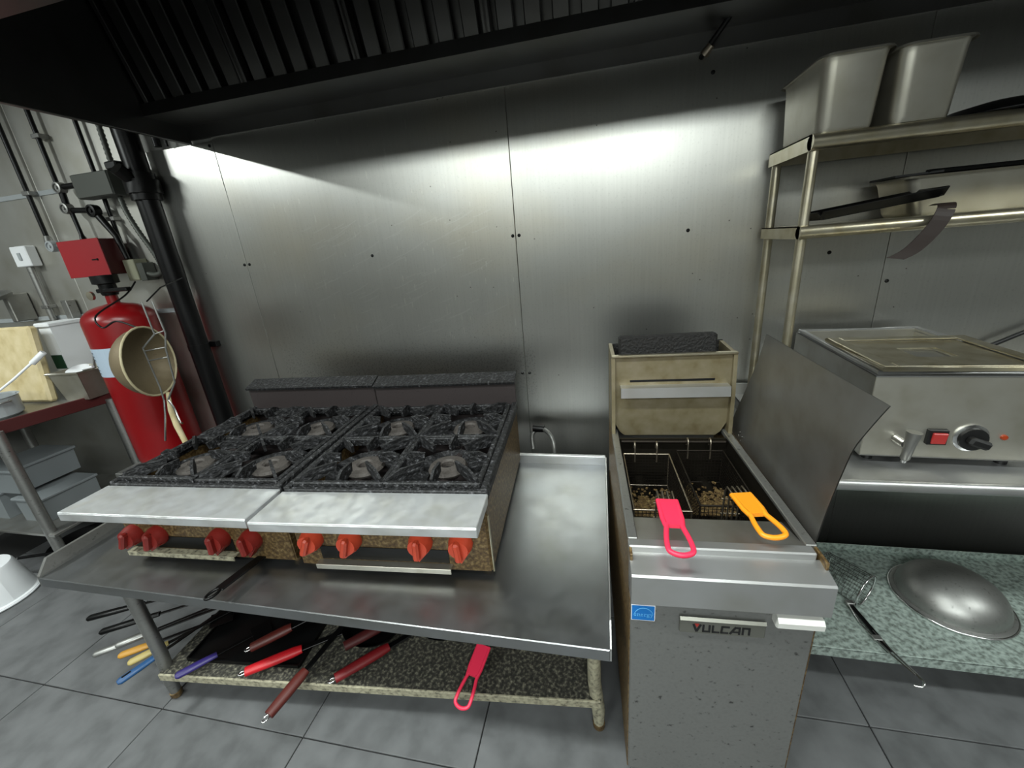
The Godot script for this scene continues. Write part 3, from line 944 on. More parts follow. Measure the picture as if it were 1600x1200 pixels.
	# splash sheet standing along the fryer's side, its top corner curled outward
	var sp := thing("splash_guard", "tall dark stainless splash sheet between fryer and steam table", "splash guard")
	s = nb()
	s.set_smooth_group(1)
	var rows := 16
	var cols := 16
	var grid := []
	for j in rows + 1:
		var v := float(j) / rows
		var y := lerpf(0.845, 1.25, v)
		var z0 := lerpf(0.365, 0.592, smoothstep(0.0, 1.0, v) * 0.3 + v * 0.7)
		var z1 := 1.0 + 0.03 * v + 0.066 * v * v
		var r := []
		for i in cols + 1:
			var u := float(i) / cols
			var curl := maxf(0.0, v - 0.72) * maxf(0.0, u - 0.66)
			r.append(Vector3(0.818 + 0.004 * sin(v * 3.0) + curl * 0.20, y - curl * 0.12, lerpf(z0, z1, u)))
		grid.append(r)
	for j in rows:
		for i in cols:
			for k in [0.0, 0.0022]:
				var d := Vector3(k, 0, 0)
				quad(s, grid[j][i] + d, grid[j][i + 1] + d, grid[j + 1][i + 1] + d, grid[j + 1][i] + d, Vector3(1 if k > 0 else -1, 0, 0))
	mk("sheet", s, MATS.steel_dull, sp)
	s = nb()
	bb(s, Vector3(0.800, 0.838, 0.36), Vector3(0.822, 0.842, 1.0))
	mk("bottom_flange", s, MATS.baked, sp)
	s = nb()
	for q in [[0.868, 0.55], [0.885, 0.56], [0.862, 0.575], [0.879, 0.585]]:
		bx(s, Vector3(0.816, q[0], q[1] - 0.08), Vector3(0.004, 0.006, 0.006), 0.002)
	mk("screw_heads", s, MATS.steel_bright, sp)

# wide square capitals made of strokes, 12 cm in all
func letters(s: SurfaceTool, o: Vector3):
	var h := 0.021
	var L := func(x0: float, y0: float, x1: float, y1: float, w := 0.0042):
		bar(s, o + Vector3(x0, y0, 0), o + Vector3(x1, y1, 0), w, 0.0012, Vector3.BACK)
	# V
	L.call(0.001, h, 0.008, 0.0, 0.0052); L.call(0.008, 0.0, 0.0165, h, 0.0042)
	# U
	L.call(0.022, h, 0.022, 0.0); L.call(0.020, 0.002, 0.037, 0.002); L.call(0.035, 0.0, 0.035, h)
	# L
	L.call(0.042, h, 0.042, 0.0); L.call(0.040, 0.002, 0.056, 0.002)
	# C
	L.call(0.0600, h - 0.002, 0.0765, h - 0.002); L.call(0.0615, h, 0.0600, 0.0); L.call(0.058, 0.002, 0.0745, 0.002)
	# A
	L.call(0.078, 0.0, 0.0895, h); L.call(0.087, h - 0.002, 0.099, h - 0.002); L.call(0.097, h, 0.097, 0.0); L.call(0.083, 0.0065, 0.097, 0.0065, 0.0035)
	# N
	L.call(0.104, 0.0, 0.104, h); L.call(0.102, h - 0.002, 0.119, h - 0.002); L.call(0.117, h, 0.117, 0.0)

# ================================================================ worktable with overshelf
func build_worktable():
	var t := thing("worktable", "stainless worktable with a galvanised lower shelf carrying the food warmer", "table")
	var x0 := 0.925
	var x1 := 2.45
	var s := nb()
	bb(s, Vector3(x0, 0.84, 0.03), Vector3(x1, 0.85, 0.70))
	tube(s, [Vector3(x0, 0.834, 0.70), Vector3(x1, 0.834, 0.70)], 0.0165, 14)
	bb(s, Vector3(x0, 0.80, 0.03), Vector3(x0 + 0.003, 0.845, 0.70))
	mk("table_top", s, MATS.steel, t)
	s = nb()
	bb(s, Vector3(x0, 0.85, 0.025), Vector3(x1, 0.90, 0.032))
	mk("rear_upstand", s, MATS.steel, t)
	for q in [[0.975, 0.635], [0.975, 0.18], [2.38, 0.635], [2.38, 0.18]]:
		s = nb()
		tube(s, [Vector3(q[0], 0.03, q[1]), Vector3(q[0], 0.84, q[1])], 0.021, 12)
		var lg := mk("leg", s, MATS.galvanised, t)
		s = nb()
		lathe(s, [Vector2(0, 0), Vector2(0.014, 0), Vector2(0.021, 0.012), Vector2(0.021, 0.03), Vector2(0, 0.034)], 12, Transform3D(Basis(), Vector3(q[0], 0, q[1])))
		mk("bullet_foot", s, MATS.steel_satin, lg)
	s = nb()
	bb(s, Vector3(0.94, 0.192, 0.20), Vector3(2.42, 0.200, 0.69), 0.001)
	bb(s, Vector3(0.94, 0.158, 0.684), Vector3(2.42, 0.198, 0.690), 0.002)
	bb(s, Vector3(0.94, 0.198, 0.20), Vector3(2.42, 0.228, 0.204), 0.001)
	mk("lower_shelf", s, MATS.galvanised, t)
	# overshelf
	var o := thing("overshelf", "two tier stainless overshelf on round posts standing on the worktable", "shelf")
	for r in [[1.735, 1.778], [1.492, 1.530]]:
		s = nb()
		var rad: float = (r[1] - r[0]) * 0.5
		bb(s, Vector3(0.957, r[1] - 0.004, 0.05), Vector3(2.3, r[1], 0.362))
		tube(s, [Vector3(0.957, r[1] - rad, 0.362), Vector3(2.3, r[1] - rad, 0.362)], rad, 16)
		bb(s, Vector3(0.957, r[0], 0.05), Vector3(0.960, r[1], 0.37))
		bb(s, Vector3(0.957, r[0], 0.048), Vector3(2.3, r[1], 0.052))
		mk("shelf_board", s, MATS.steel_warm, o)
	for q in [[0.975, 0.345], [0.975, 0.075], [2.25, 0.345], [2.25, 0.075]]:
		s = nb()
		tube(s, [Vector3(q[0], 0.852, q[1]), Vector3(q[0], 1.735, q[1])], 0.0145, 14)
		mk("post", s, MATS.steel_warm, o)

func hotel_pan(called: String, label: String, at: Vector3, turn: float, lx: float, lz: float, h: float, m: Material, group := ""):
	var t := thing(called, label, "pan", at, turn, group)
	var s := nb()
	var n := 6
	var outline := func(hx: float, hz: float, y: float, r: float) -> Array:
		var o := []
		for q in [[1, 1, 0.0], [-1, 1, PI / 2], [-1, -1, PI], [1, -1, 1.5 * PI]]:
			for i in n:
				var a: float = q[2] + PI / 2 * i / (n - 1)
				o.append(Vector3(q[0] * (hx - r) + cos(a) * r, y, q[1] * (hz - r) + sin(a) * r))
		return o
	var rings := [outline.call(lx * 0.40, lz * 0.44, 0.0, 0.02), outline.call(lx * 0.425, lz * 0.46, 0.012, 0.03), outline.call(lx * 0.47, lz * 0.48, h - 0.02, 0.03), outline.call(lx * 0.475, lz * 0.485, h - 0.012, 0.03), outline.call(lx * 0.485, lz * 0.49, h - 0.004, 0.03)]
	s.set_smooth_group(1)
	for k in rings.size() - 1:
		var A: Array = rings[k]
		var B: Array = rings[k + 1]
		for i in A.size():
			var j: int = (i + 1) % A.size()
			quad(s, A[i], A[j], B[j], B[i], (A[i] + A[j]) * Vector3(1, 0, 1))
	s.set_smooth_group(-1)
	for i in rings[0].size(): tri(s, Vector3.ZERO, rings[0][i], rings[0][(i + 1) % rings[0].size()], Vector3.DOWN)
	mk("pan_body", s, m, t)
	s = nb()
	var R0: Array = rings[4]
	var R1: Array = outline.call(lx * 0.5 + 0.006, lz * 0.5 + 0.006, h, 0.035)
	var R2: Array = outline.call(lx * 0.5 + 0.009, lz * 0.5 + 0.009, h - 0.006, 0.038)
	for i in R0.size():
		var j: int = (i + 1) % R0.size()
		quad(s, R0[i], R0[j], R1[j], R1[i], Vector3.UP)
		quad(s, R1[i], R1[j], R2[j], R2[i], R1[i] * Vector3(1, 0, 1))
	mk("rim", s, m, t)

func build_overshelf_things():
	hotel_pan("steam_pan", "deep stainless insert pan at the end of the top overshelf", Vector3(1.040, 1.778, 0.235), 0.0, 0.165, 0.29, 0.185, MATS.steel_pan, "deep insert pans on the top overshelf")
	hotel_pan("steam_pan", "deep stainless insert pan beside a dark tray on the top overshelf", Vector3(1.215, 1.778, 0.240), 0.02, 0.165, 0.29, 0.178, MATS.steel_pan, "deep insert pans on the top overshelf")
	var t := thing("round_lid", "dark domed pan lid resting on the top overshelf", "lid", Vector3(1.50, 1.778, 0.22))
	var s := nb()
	lathe(s, [Vector2(0.175, 0.0), Vector2(0.178, 0.005), Vector2(0.12, 0.03), Vector2(0.05, 0.044), Vector2(0.0, 0.048)], 28)
	mk("lid_dome", s, MATS.black_steel, t)
	s = nb()
	var lr := []
	for i in 32: lr.append(Vector3(cos(TAU * i / 32), 0, sin(TAU * i / 32)) * 0.178 + Vector3(0, 0.004, 0))
	tube(s, lr, 0.004, 6, true)
	mk("rolled_rim", s, MATS.black_steel, t)
	# second tier
	t = thing("baking_tray", "battered black baking tray lying on the lower overshelf", "tray", Vector3(1.165, 1.530, 0.305), 0.06)
	s = nb()
	var zz := Basis(Vector3.BACK, 0.12)
	bx(s, Vector3(0, 0.032, 0), Vector3(0.30, 0.004, 0.10), 0.001, zz)
	mk("tray_bottom", s, MATS.black_steel, t)
	s = nb()
	for k: float in [-1.0, 1.0]:
		bx(s, zz * Vector3(0, 0.012, k * 0.058) + Vector3(0, 0.032, 0), Vector3(0.32, 0.004, 0.03), 0.001, zz * Basis(Vector3.RIGHT, k * -0.9))
		bx(s, zz * Vector3(k * 0.158, 0.012, 0) + Vector3(0, 0.032, 0), Vector3(0.03, 0.004, 0.11), 0.001, zz * Basis(Vector3.BACK, k * 0.9))
	mk("tray_rim", s, MATS.black_steel, t)
	hotel_pan("hotel_pan", "shallow stainless pan with a black lid on the lower overshelf", Vector3(1.53, 1.530, 0.155), 0.0, 0.50, 0.19, 0.115, MATS.steel_pan)
	var lid := get_node("hotel_pan")
	s = nb()
	prism(s, [Vector3(-0.25, 0.119, -0.095), Vector3(0.25, 0.119, -0.095), Vector3(0.25, 0.119, 0.10), Vector3(-0.16, 0.119, 0.10), Vector3(-0.25, 0.119, 0.04)], Vector3(0, 0.006, 0))
	bb(s, Vector3(-0.19, 0.123, 0.07), Vector3(0.2, 0.131, 0.085), 0.002)
	mk("flat_lid", s, MATS.black_steel, lid)
	t = thing("strap", "dark brown leather strap hanging over the lower overshelf edge", "strap", Vector3.ZERO)
	s = nb()
	var pts := spline([Vector3(1.345, 1.556, 0.30), Vector3(1.325, 1.560, 0.365), Vector3(1.308, 1.536, 0.394), Vector3(1.285, 1.49, 0.400), Vector3(1.245, 1.44, 0.402), Vector3(1.205, 1.418, 0.405)], 4)
	for i in pts.size() - 1:
		var wv := Vector3(0.022, -0.004, 0.0) if i > 6 else Vector3(0.022, 0, 0)
		var a: Vector3 = pts[i]
		var b: Vector3 = pts[i + 1]
		quad(s, a - wv, a + wv, b + wv, b - wv, Vector3.BACK)
		quad(s, a - wv - Vector3(0, 0, 0.003), a + wv - Vector3(0, 0, 0.003), b + wv - Vector3(0, 0, 0.003), b - wv - Vector3(0, 0, 0.003), Vector3.FORWARD)
	mk("band", s, MATS.brown_strap, t)

func build_steam_table():
	var t := thing("food_warmer", "stainless countertop food warmer with tap, red switch and black dial", "food warmer", Vector3(1.104, 0.85, 0.605), deg_to_rad(-2.6))
	var W := 0.40
	var D := 0.565
	var H := 0.272
	var s := nb()
	bb(s, Vector3(0, 0.028, -0.004), Vector3(W, H, 0.0), 0.001)
	mk("front_panel", s, MATS.steel_pan, t)
	s = nb()
	bb(s, Vector3(0, 0.028, -D), Vector3(0.003, H, -0.004))
	bb(s, Vector3(W - 0.003, 0.028, -D), Vector3(W, H, -0.004))
	bb(s, Vector3(0, 0.028, -D), Vector3(W, H, -D + 0.003))
	bb(s, Vector3(0, 0.026, -D), Vector3(W, 0.030, 0))
	mk("housing", s, MATS.steel_dull, t)
	s = nb()
	bb(s, Vector3(0, H - 0.003, -D), Vector3(0.022, H, 0))
	bb(s, Vector3(W - 0.022, H - 0.003, -D), Vector3(W, H, 0))
	bb(s, Vector3(0.022, H - 0.003, -0.02), Vector3(W - 0.022, H, 0))
	bb(s, Vector3(0.022, H - 0.003, -D), Vector3(W - 0.022, H, -D + 0.02))
	mk("top_frame", s, MATS.steel, t)
	for q in [[0.04, -0.04], [W - 0.04, -0.04], [0.04, -D + 0.04], [W - 0.04, -D + 0.04]]:
		s = nb()
		tube(s, [Vector3(q[0], 0, q[1]), Vector3(q[0], 0.028, q[1])], 0.014, 10)
		mk("foot", s, MATS.black_plastic, t)
	# drain tap
	var tx := 0.098
	s = nb()
	tube(s, [Vector3(tx - 0.02, 0.085, 0), Vector3(tx - 0.012, 0.083, 0.03)], 0.012, 10)
	var tap := mk("tap", s, MATS.steel_bright, t)
	s = nb()
	lathe(s, [Vector2(0.008, -0.045), Vector2(0.0115, -0.04), Vector2(0.013, 0.0), Vector2(0.0175, 0.035), Vector2(0.018, 0.042), Vector2(0.0, 0.043)], 14, Transform3D(Basis(Vector3.BACK, -0.08), Vector3(tx - 0.008, 0.083, 0.04)))
	mk("tap_handle", s, MATS.steel_dull, tap)
	s = nb()
	tube(s, [Vector3(tx - 0.010, 0.06, 0.038), Vector3(tx - 0.012, 0.03, 0.038)], [0.009, 0.007], 10)
	mk("spout", s, MATS.steel_bright, tap)
	# switch
	s = nb()
	bx(s, Vector3(0.168, 0.096, 0.005), Vector3(0.046, 0.046, 0.014), 0.002)
	var sw := mk("switch_frame", s, MATS.black_plastic, t)
	s = nb()
	bx(s, Vector3(0.170, 0.094, 0.013), Vector3(0.034, 0.034, 0.008), 0.002, Basis(Vector3.RIGHT, 0.12))
	mk("rocker", s, MATS.red_switch, sw)
	# dial
	s = nb()
	lathe(s, [Vector2(0.040, 0), Vector2(0.040, 0.004), Vector2(0.034, 0.007), Vector2(0, 0.007)], 24, Transform3D(Basis(Vector3.RIGHT, PI / 2), Vector3(0.246, 0.094, 0)))
	var dl := mk("dial_ring", s, MATS.steel_bright, t)
	s = nb()
	lathe(s, [Vector2(0.033, 0.004), Vector2(0.032, 0.016), Vector2(0.0, 0.018)], 20, Transform3D(Basis(Vector3.RIGHT, PI / 2), Vector3(0.246, 0.094, 0)))
	bx(s, Vector3(0.250, 0.090, 0.026), Vector3(0.052, 0.024, 0.024), 0.006, Basis(Vector3.BACK, -0.35))
	mk("dial_knob", s, MATS.black_plastic, dl)
	s = nb()
	lathe(s, [Vector2(0.008, 0), Vector2(0.007, 0.005), Vector2(0, 0.007)], 12, Transform3D(Basis(Vector3.RIGHT, PI / 2), Vector3(0.318, 0.098, 0)))
	mk("indicator_cap", s, MATS.amber, t)

	var p := thing("hotel_pan", "open stainless hotel pan set in the food warmer", "pan", Vector3(1.104, 0.85, 0.605), deg_to_rad(-2.6))
	s = nb()
	var x0 := 0.02
	var x1 := W - 0.02
	var z0 := -D + 0.022
	var z1 := -0.022
	for r in [[x0, x0 + 0.002, z0, z1], [x1 - 0.002, x1, z0, z1], [x0, x1, z0, z0 + 0.002], [x0, x1, z1 - 0.002, z1]]:
		bb(s, Vector3(r[0], 0.16, r[2]), Vector3(r[1], H + 0.006, r[3]))
	bb(s, Vector3(x0, 0.158, z0), Vector3(x1, 0.161, z1))
	mk("pan_body", s, MATS.steel_pan, p)
	s = nb()
	tube(s, [Vector3(0.008, H + 0.008, -0.008), Vector3(W - 0.008, H + 0.008, -0.008), Vector3(W - 0.008, H + 0.008, -D + 0.01), Vector3(0.008, H + 0.008, -D + 0.01)], 0.006, 8, true)
	for r in [[0.008, x0 + 0.002, z0, z1], [x1 - 0.002, W - 0.008, z0, z1], [0.008, W - 0.008, -D + 0.01, z0], [0.008, W - 0.008, z1, -0.008]]:
		bb(s, Vector3(r[0], H + 0.006, r[2]), Vector3(r[1], H + 0.010, r[3]))
	mk("rim", s, MATS.steel, p)

	var l := thing("pan_lid", "tarnished stainless half lid with a square recess on the food warmer", "lid", Vector3(1.104, 0.85, 0.605), deg_to_rad(-2.6))
	s = nb()
	var ly := H + 0.022
	var zb := -0.335
	var oc := [Vector3(0.012, ly, 0.002), Vector3(W - 0.006, ly, 0.002), Vector3(W - 0.006, ly, zb), Vector3(0.012, ly, zb)]
	tube(s, oc, 0.0075, 8, true)
	for r in [[0.012, 0.045, zb, 0.0], [W - 0.045, W - 0.012, zb, 0.0], [0.045, W - 0.045, zb, zb + 0.035], [0.045, W - 0.045, -0.035, 0.0]]:
		bb(s, Vector3(r[0], ly + 0.002, r[2]), Vector3(r[1], ly + 0.008, r[3]), 0.002)
	mk("lid_rim", s, MATS.steel_warm, l)
	s = nb()
	for r in [[0.045, 0.15, zb + 0.035, -0.035], [0.25, W - 0.045, zb + 0.035, -0.035], [0.15, 0.25, zb + 0.035, zb + 0.12], [0.15, 0.25, zb + 0.22, -0.035]]:
		bb(s, Vector3(r[0], ly - 0.004, r[2]), Vector3(r[1], ly, r[3]))
	mk("lid_plate", s, MATS.steel_warm, l)
	s = nb()
	bb(s, Vector3(0.15, ly - 0.012, zb + 0.12), Vector3(0.25, ly - 0.009, zb + 0.22))
	mk("handle_recess", s, MATS.steel_dull, l)
	var c := thing("power_cord", "black power cord leaving the back of the food warmer", "cord")
	s = nb()
	tube(s, spline([Vector3(1.505, 0.95, 0.06), Vector3(1.62, 0.97, 0.03), Vector3(1.79, 1.04, 0.03), Vector3(1.885, 1.09, 0.03), Vector3(2.15, 1.22, 0.02)], 6), 0.008, 8)
	mk("cord", s, MATS.black_plastic, c)

func build_lower_shelf_things():
	var t := thing("mixing_bowl", "stainless bowl turned upside down on the galvanised lower shelf", "bowl", Vector3(1.585, 0.200, 0.435))
	var s := nb()
	var prof := [Vector2(0.163, 0.003), Vector2(0.166, 0.007), Vector2(0.160, 0.010), Vector2(0.150, 0.012)]
	for i in range(1, 13):
		var a := i * PI / 2 / 12
		prof.append(Vector2(0.148 * cos(a) + 0.002, 0.012 + 0.105 * sin(a)))
	prof[prof.size() - 1] = Vector2(0.0, 0.117)
	lathe(s, prof, 40)
	mk("bowl_shell", s, MATS.steel_satin, t)
	s = nb()
	var c := []
	for i in 40: c.append(Vector3(cos(TAU * i / 40), 0, sin(TAU * i / 40)) * 0.164 + Vector3(0, 0.0055, 0))
	tube(s, c, 0.0045, 8, true)
	mk("rolled_rim", s, MATS.steel_bright, t)

	t = thing("noodle_strainer", "wire noodle strainer basket lying on the lower shelf beside the fryer", "strainer")
	var a := Vector3(1.280, 0.268, 0.500)      # centre of the mouth hoop
	var d := (Vector3(1.195, 0.274, 0.40) - a).normalized()
	var u := Vector3(0.62, 0.0, -0.42).normalized()
	u = (u - d * u.dot(d)).normalized()
	var v := d.cross(u).normalized()
	var hoop := func(p: Vector3, r: float) -> Array:
		var o := []
		for i in 28: o.append(p + (u * cos(TAU * i / 28) + v * sin(TAU * i / 28)) * r)
		return o
	s = nb()
	tube(s, hoop.call(a, 0.062), 0.0034, 6, true)
	mk("hoop", s, MATS.steel_bright, t)
	s = nb()
	tube(s, hoop.call(a + d * 0.14, 0.058), 0.003, 6, true)
	mk("hoop", s, MATS.steel_bright, t)
	s = nb()
	var H0: Array = hoop.call(a, 0.061)
	var H1: Array = hoop.call(a + d * 0.14, 0.057)
	for i in 28: bar(s, H0[i], H1[i], 0.0007, 0.0007, v)
	for k in range(1, 9):
		var hh: Array = hoop.call(a + d * 0.14 * k / 9.0, 0.061 - 0.004 * k / 9.0)
		for i in 28: bar(s, hh[i], hh[(i + 1) % 28], 0.0007, 0.0007, d)
	for k in range(-4, 5):
		var w := sqrt(maxf(0.0, 0.057 * 0.057 - pow(k * 0.013, 2)))
		bar(s, a + d * 0.14 + u * k * 0.013 - v * w, a + d * 0.14 + u * k * 0.013 + v * w, 0.0007, 0.0007, d)
	mk("basket_mesh", s, MATS.wire_dark, t).set_meta("kind", "stuff")
	var low := Vector3(1.232, 0.216, 0.512)
	s = nb()
	for k: float in [-0.006, 0.006]:
		tube(s, [low + Vector3(k, 0, 0), Vector3(1.235 + k * 1.6, 0.212, 0.60), Vector3(1.262 + k, 0.212, 0.70), Vector3(1.285 + k * 0.5, 0.214, 0.765)], 0.003, 6)
	mk("handle_wires", s, MATS.steel_bright, t)
	s = nb()
	bar(s, low, Vector3(1.262, 0.2085, 0.69), 0.016, 0.006, Vector3.UP, 0.002)
	mk("handle_bar", s, MATS.black_steel, t)
	s = nb()
	tube(s, spline([Vector3(1.285, 0.214, 0.762), Vector3(1.291, 0.213, 0.785), Vector3(1.284, 0.206, 0.795), Vector3(1.266, 0.200, 0.790)], 5), 0.0042, 6)
	mk("hook", s, MATS.steel_bright, t)
	s = nb()
	bx(s, Vector3(1.247, 0.212, 0.645), Vector3(0.026, 0.009, 0.02), 0.002)
	bx(s, low + Vector3(0, 0.003, 0), Vector3(0.026, 0.012, 0.018), 0.002)
	mk("clips", s, MATS.steel_satin, t)

# ================================================================ pans and tools under the stand
func skillet(label: String, cen: Vector3, tip: Vector3, root_r: float, grip: Material, g0: float, ringed: bool, r := 0.13):
	# tip: far end of the handle; g0: share of the handle (from the tip) that the grip covers
	var t := thing("skillet", label, "pan", cen, 0.0, "skillets on the undershelf")
	var s := nb()
	lathe(s, [Vector2(0, 0), Vector2(r * 0.72, 0), Vector2(r * 0.80, 0.006), Vector2(r * 0.98, 0.036), Vector2(r, 0.040), Vector2(r * 0.96, 0.038), Vector2(r * 0.78, 0.009), Vector2(0, 0.004)], 28)
	mk("pan_body", s, MATS.black_iron, t)
	var e := tip - cen
	var flat := Vector3(e.x, 0, e.z).normalized()
	var a := flat * (r - 0.004) + Vector3(0, 0.034, 0)
	var h := nb()
	var g := e.lerp(a, g0)
	bar(h, a, g, 0.022, 0.005, Vector3.UP, 0.0015)
	mk("handle", h, MATS.black_steel, t)
	s = nb()
	var m := e.lerp(g, 0.5)
	tube(s, [g.lerp(e, -0.08), g.lerp(e, 0.1), m, e], [0.016, 0.020, 0.020, 0.018], 12, false, 0.75)
	mk("grip", s, grip, t)
	if ringed:
		s = nb()
		var c := []
		var dir := (e - a).normalized()
		var sd := dir.cross(Vector3.UP).normalized()
		for i in 14: c.append(e + dir * 0.010 + dir * cos(TAU * i / 14) * 0.012 + sd * sin(TAU * i / 14) * 0.007)
		tube(s, c, 0.0028, 6, true)
		mk("hang_ring", s, MATS.steel_bright, t)

func tool_item(called: String, label: String, category: String, tip: Vector3, inner: Vector3, grip: Material, glen: float, head: String, slot := false):
	var t := thing(called, label, category, Vector3.ZERO, 0.0)
	var d := (inner - tip).normalized()
	var sd := d.cross(Vector3.UP).normalized()
	var L := tip.distance_to(inner)
	var s := nb()
	tube(s, [tip, tip + d * 0.008, tip + d * glen * 0.5, tip + d * glen], [0.009, 0.016, 0.0165, 0.013], 10, false, 0.6, sd)
	mk("grip", s, grip, t)
	s = nb()
	bar(s, tip + d * glen, tip + d * L * 0.8, 0.014, 0.004, Vector3.UP, 0.001)
	mk("shank", s, MATS.black_steel, t)
	s = nb()
	if head == "turner":
		bar(s, tip + d * L * 0.78, tip + d * L, 0.075, 0.003, Vector3.UP)
	else:
		var xf := Transform3D(Basis(), tip + d * L)
		lathe(s, [Vector2(0, -0.022), Vector2(0.025, -0.018), Vector2(0.036, -0.004), Vector2(0.038, 0.002), Vector2(0.034, -0.002), Vector2(0, -0.018)], 16, xf)
		bar(s, tip + d * L * 0.78, tip + d * (L - 0.03), 0.012, 0.004)
	mk("blade" if head == "turner" else "bowl", s, MATS.black_steel, t)
	if slot:
		s = nb()
		bx(s, tip + d * 0.028 + Vector3(0, 0.0092, 0), Vector3(0.008, 0.002, 0.026), 0.0, Basis(sd, Vector3.UP, -d))
		mk("hanging_slot", s, MATS.black_iron, t)

func build_under_stand():
	var y := 0.163
	skillet("black skillet with a bright red sleeve on its handle", Vector3(-0.525, y, 0.785), Vector3(-0.888, 0.200, 1.056), 0.13, MATS.red_grip, 0.52, true)
	skillet("black skillet with a crimson sleeve on its handle", Vector3(-0.25, y, 0.72), Vector3(-0.545, 0.200, 1.030), 0.13, MATS.dark_red_grip, 0.58, true, 0.13)
	skillet("small black skillet with a long brown handle pointing out to the room", Vector3(-0.575, y + 0.045, 0.70), Vector3(-0.688, 0.205, 1.170), 0.12, MATS.brown_grip, 0.36, true, 0.12)
	skillet("black skillet with a dull brown handle stacked above the red sleeved one", Vector3(-0.545, y + 0.095, 0.735), Vector3(-0.90, 0.245, 1.000), 0.13, MATS.brown_grip, 0.40, true, 0.125)
	skillet("black skillet with a worn maroon handle stacked above the crimson one", Vector3(-0.27, y + 0.045, 0.66), Vector3(-0.545, 0.255, 0.955), 0.13, MATS.maroon, 0.46, false, 0.13)
	var b := thing("fry_basket", "wire fry basket with a pink coated handle stored under the stand", "basket", Vector3.ZERO, 0.0, "fry baskets")
	b.rotation = Vector3(0.28, -0.20, 0)
	basket(b, Vector3.ZERO, MATS.pink, 0.0)
	b.position = Vector3(-0.037, 0.200, 0.815)
	# handles pushed in from the stand's open end
	tool_item("turner", "turner with a purple handle poking out from under the stand", "spatula", Vector3(-1.137, 0.200, 1.110), Vector3(-0.96, 0.178, 0.86), MATS.purple, 0.125, "turner")
	tool_item("ladle", "ladle with a blue handle and slot hanging out from under the stand", "ladle", Vector3(-1.318, 0.212, 1.167), Vector3(-1.19, 0.205, 0.80), MATS.blue, 0.125, "spoon", true)
	tool_item("turner", "turner with an orange yellow wooden handle under the stand end", "spatula", Vector3(-1.432, 0.212, 1.083), Vector3(-1.16, 0.19, 0.84), MATS.yellow_dull, 0.12, "turner")
	tool_item("serving_spoon", "spoon with a pale cream handle between the blue and yellow ones", "spoon", Vector3(-1.375, 0.200, 1.095), Vector3(-1.12, 0.195, 0.76), MATS.cream_grip, 0.12, "spoon")
	tool_item("serving_spoon", "steel handled spoon with a bright tip beside the yellow handle", "spoon", Vector3(-1.550, 0.206, 1.090), Vector3(-1.17, 0.205, 0.78), MATS.steel_satin, 0.16, "spoon")
	tool_item("turner", "thin black handled turner crossing the stand leg", "spatula", Vector3(-1.622, 0.220, 1.015), Vector3(-1.14, 0.22, 0.70), MATS.black_steel, 0.2, "turner")
	tool_item("ladle", "thin black handled ladle reaching furthest past the stand leg", "ladle", Vector3(-1.744, 0.230, 0.976), Vector3(-1.20, 0.235, 0.68), MATS.black_steel, 0.2, "spoon")
	tool_item("serving_spoon", "spoon with a short grey steel handle lying beside the yellow handled turner", "spoon", Vector3(-1.480, 0.222, 1.055), Vector3(-1.10, 0.225, 0.72), MATS.steel_satin, 0.12, "spoon")
	var tr := thing("baking_tray", "large black baking tray lying on the undershelf below the tool handles", "tray", Vector3(-0.98, y, 0.74), 0.08)
	var sq := nb()
	bb(sq, Vector3(-0.23, 0, -0.27), Vector3(0.23, 0.003, 0.27))
	mk("tray_bottom", sq, MATS.black_iron, tr)
	for k: float in [-1.0, 1.0]:
		sq = nb()
		bb(sq, Vector3(k * 0.23, 0, -0.27), Vector3(k * 0.234, 0.014, 0.27))
		mk("tray_rim", sq, MATS.black_iron, tr)
		sq = nb()
		bb(sq, Vector3(-0.23, 0, k * 0.27), Vector3(0.23, 0.014, k * 0.274))
		mk("tray_rim", sq, MATS.black_iron, tr)
	# stacked dark pots further in
	for q in [[-0.86, 0.70, 0.14, 0.19, "big blackened stock pot standing under the stand near its open end"], [-0.47, 0.43, 0.12, 0.16, "low blackened sauce pot behind the skillets under the stand"], [0.225, 0.45, 0.10, 0.12, "blackened sauce pot under the stand beside the stored fry basket"]]:
		var t := thing("stock_pot", q[4], "pot", Vector3(q[0], y + (0.003 if q[0] < -0.7 else 0.0), q[1]))
		var s := nb()
		var r: float = q[2]
		var h: float = q[3]
		lathe(s, [Vector2(0, 0), Vector2(r - 0.008, 0), Vector2(r, 0.01), Vector2(r, h), Vector2(r + 0.006, h + 0.003), Vector2(r - 0.003, h), Vector2(r - 0.004, 0.012), Vector2(0, 0.006)], 28)
		mk("pot_body", s, MATS.black_iron, t)
		for k: float in [-1.0, 1.0]:
			s = nb()
			tube(s, spline([Vector3(k * r, h * 0.8, -0.03), Vector3(k * (r + 0.03), h * 0.82, -0.025), Vector3(k * (r + 0.03), h * 0.82, 0.025), Vector3(k * r, h * 0.8, 0.03)], 4), 0.004, 6)
			mk("handle", s, MATS.black_steel, t)

# ================================================================ pipes and suppression gear on the left wall
func elbow(s: SurfaceTool, p: Vector3, r := 0.026):
	lathe(s, [Vector2(r * 0.45, -0.02), Vector2(r, -0.02), Vector2(r * 1.05, 0.0), Vector2(r, 0.014), Vector2(r * 0.7, 0.016), Vector2(r * 0.62, 0.010), Vector2(r * 0.30, 0.010), Vector2(r * 0.25, 0.016), Vector2(0, 0.016)], 16, Transform3D(Basis(Vector3.RIGHT, PI / 2), p))

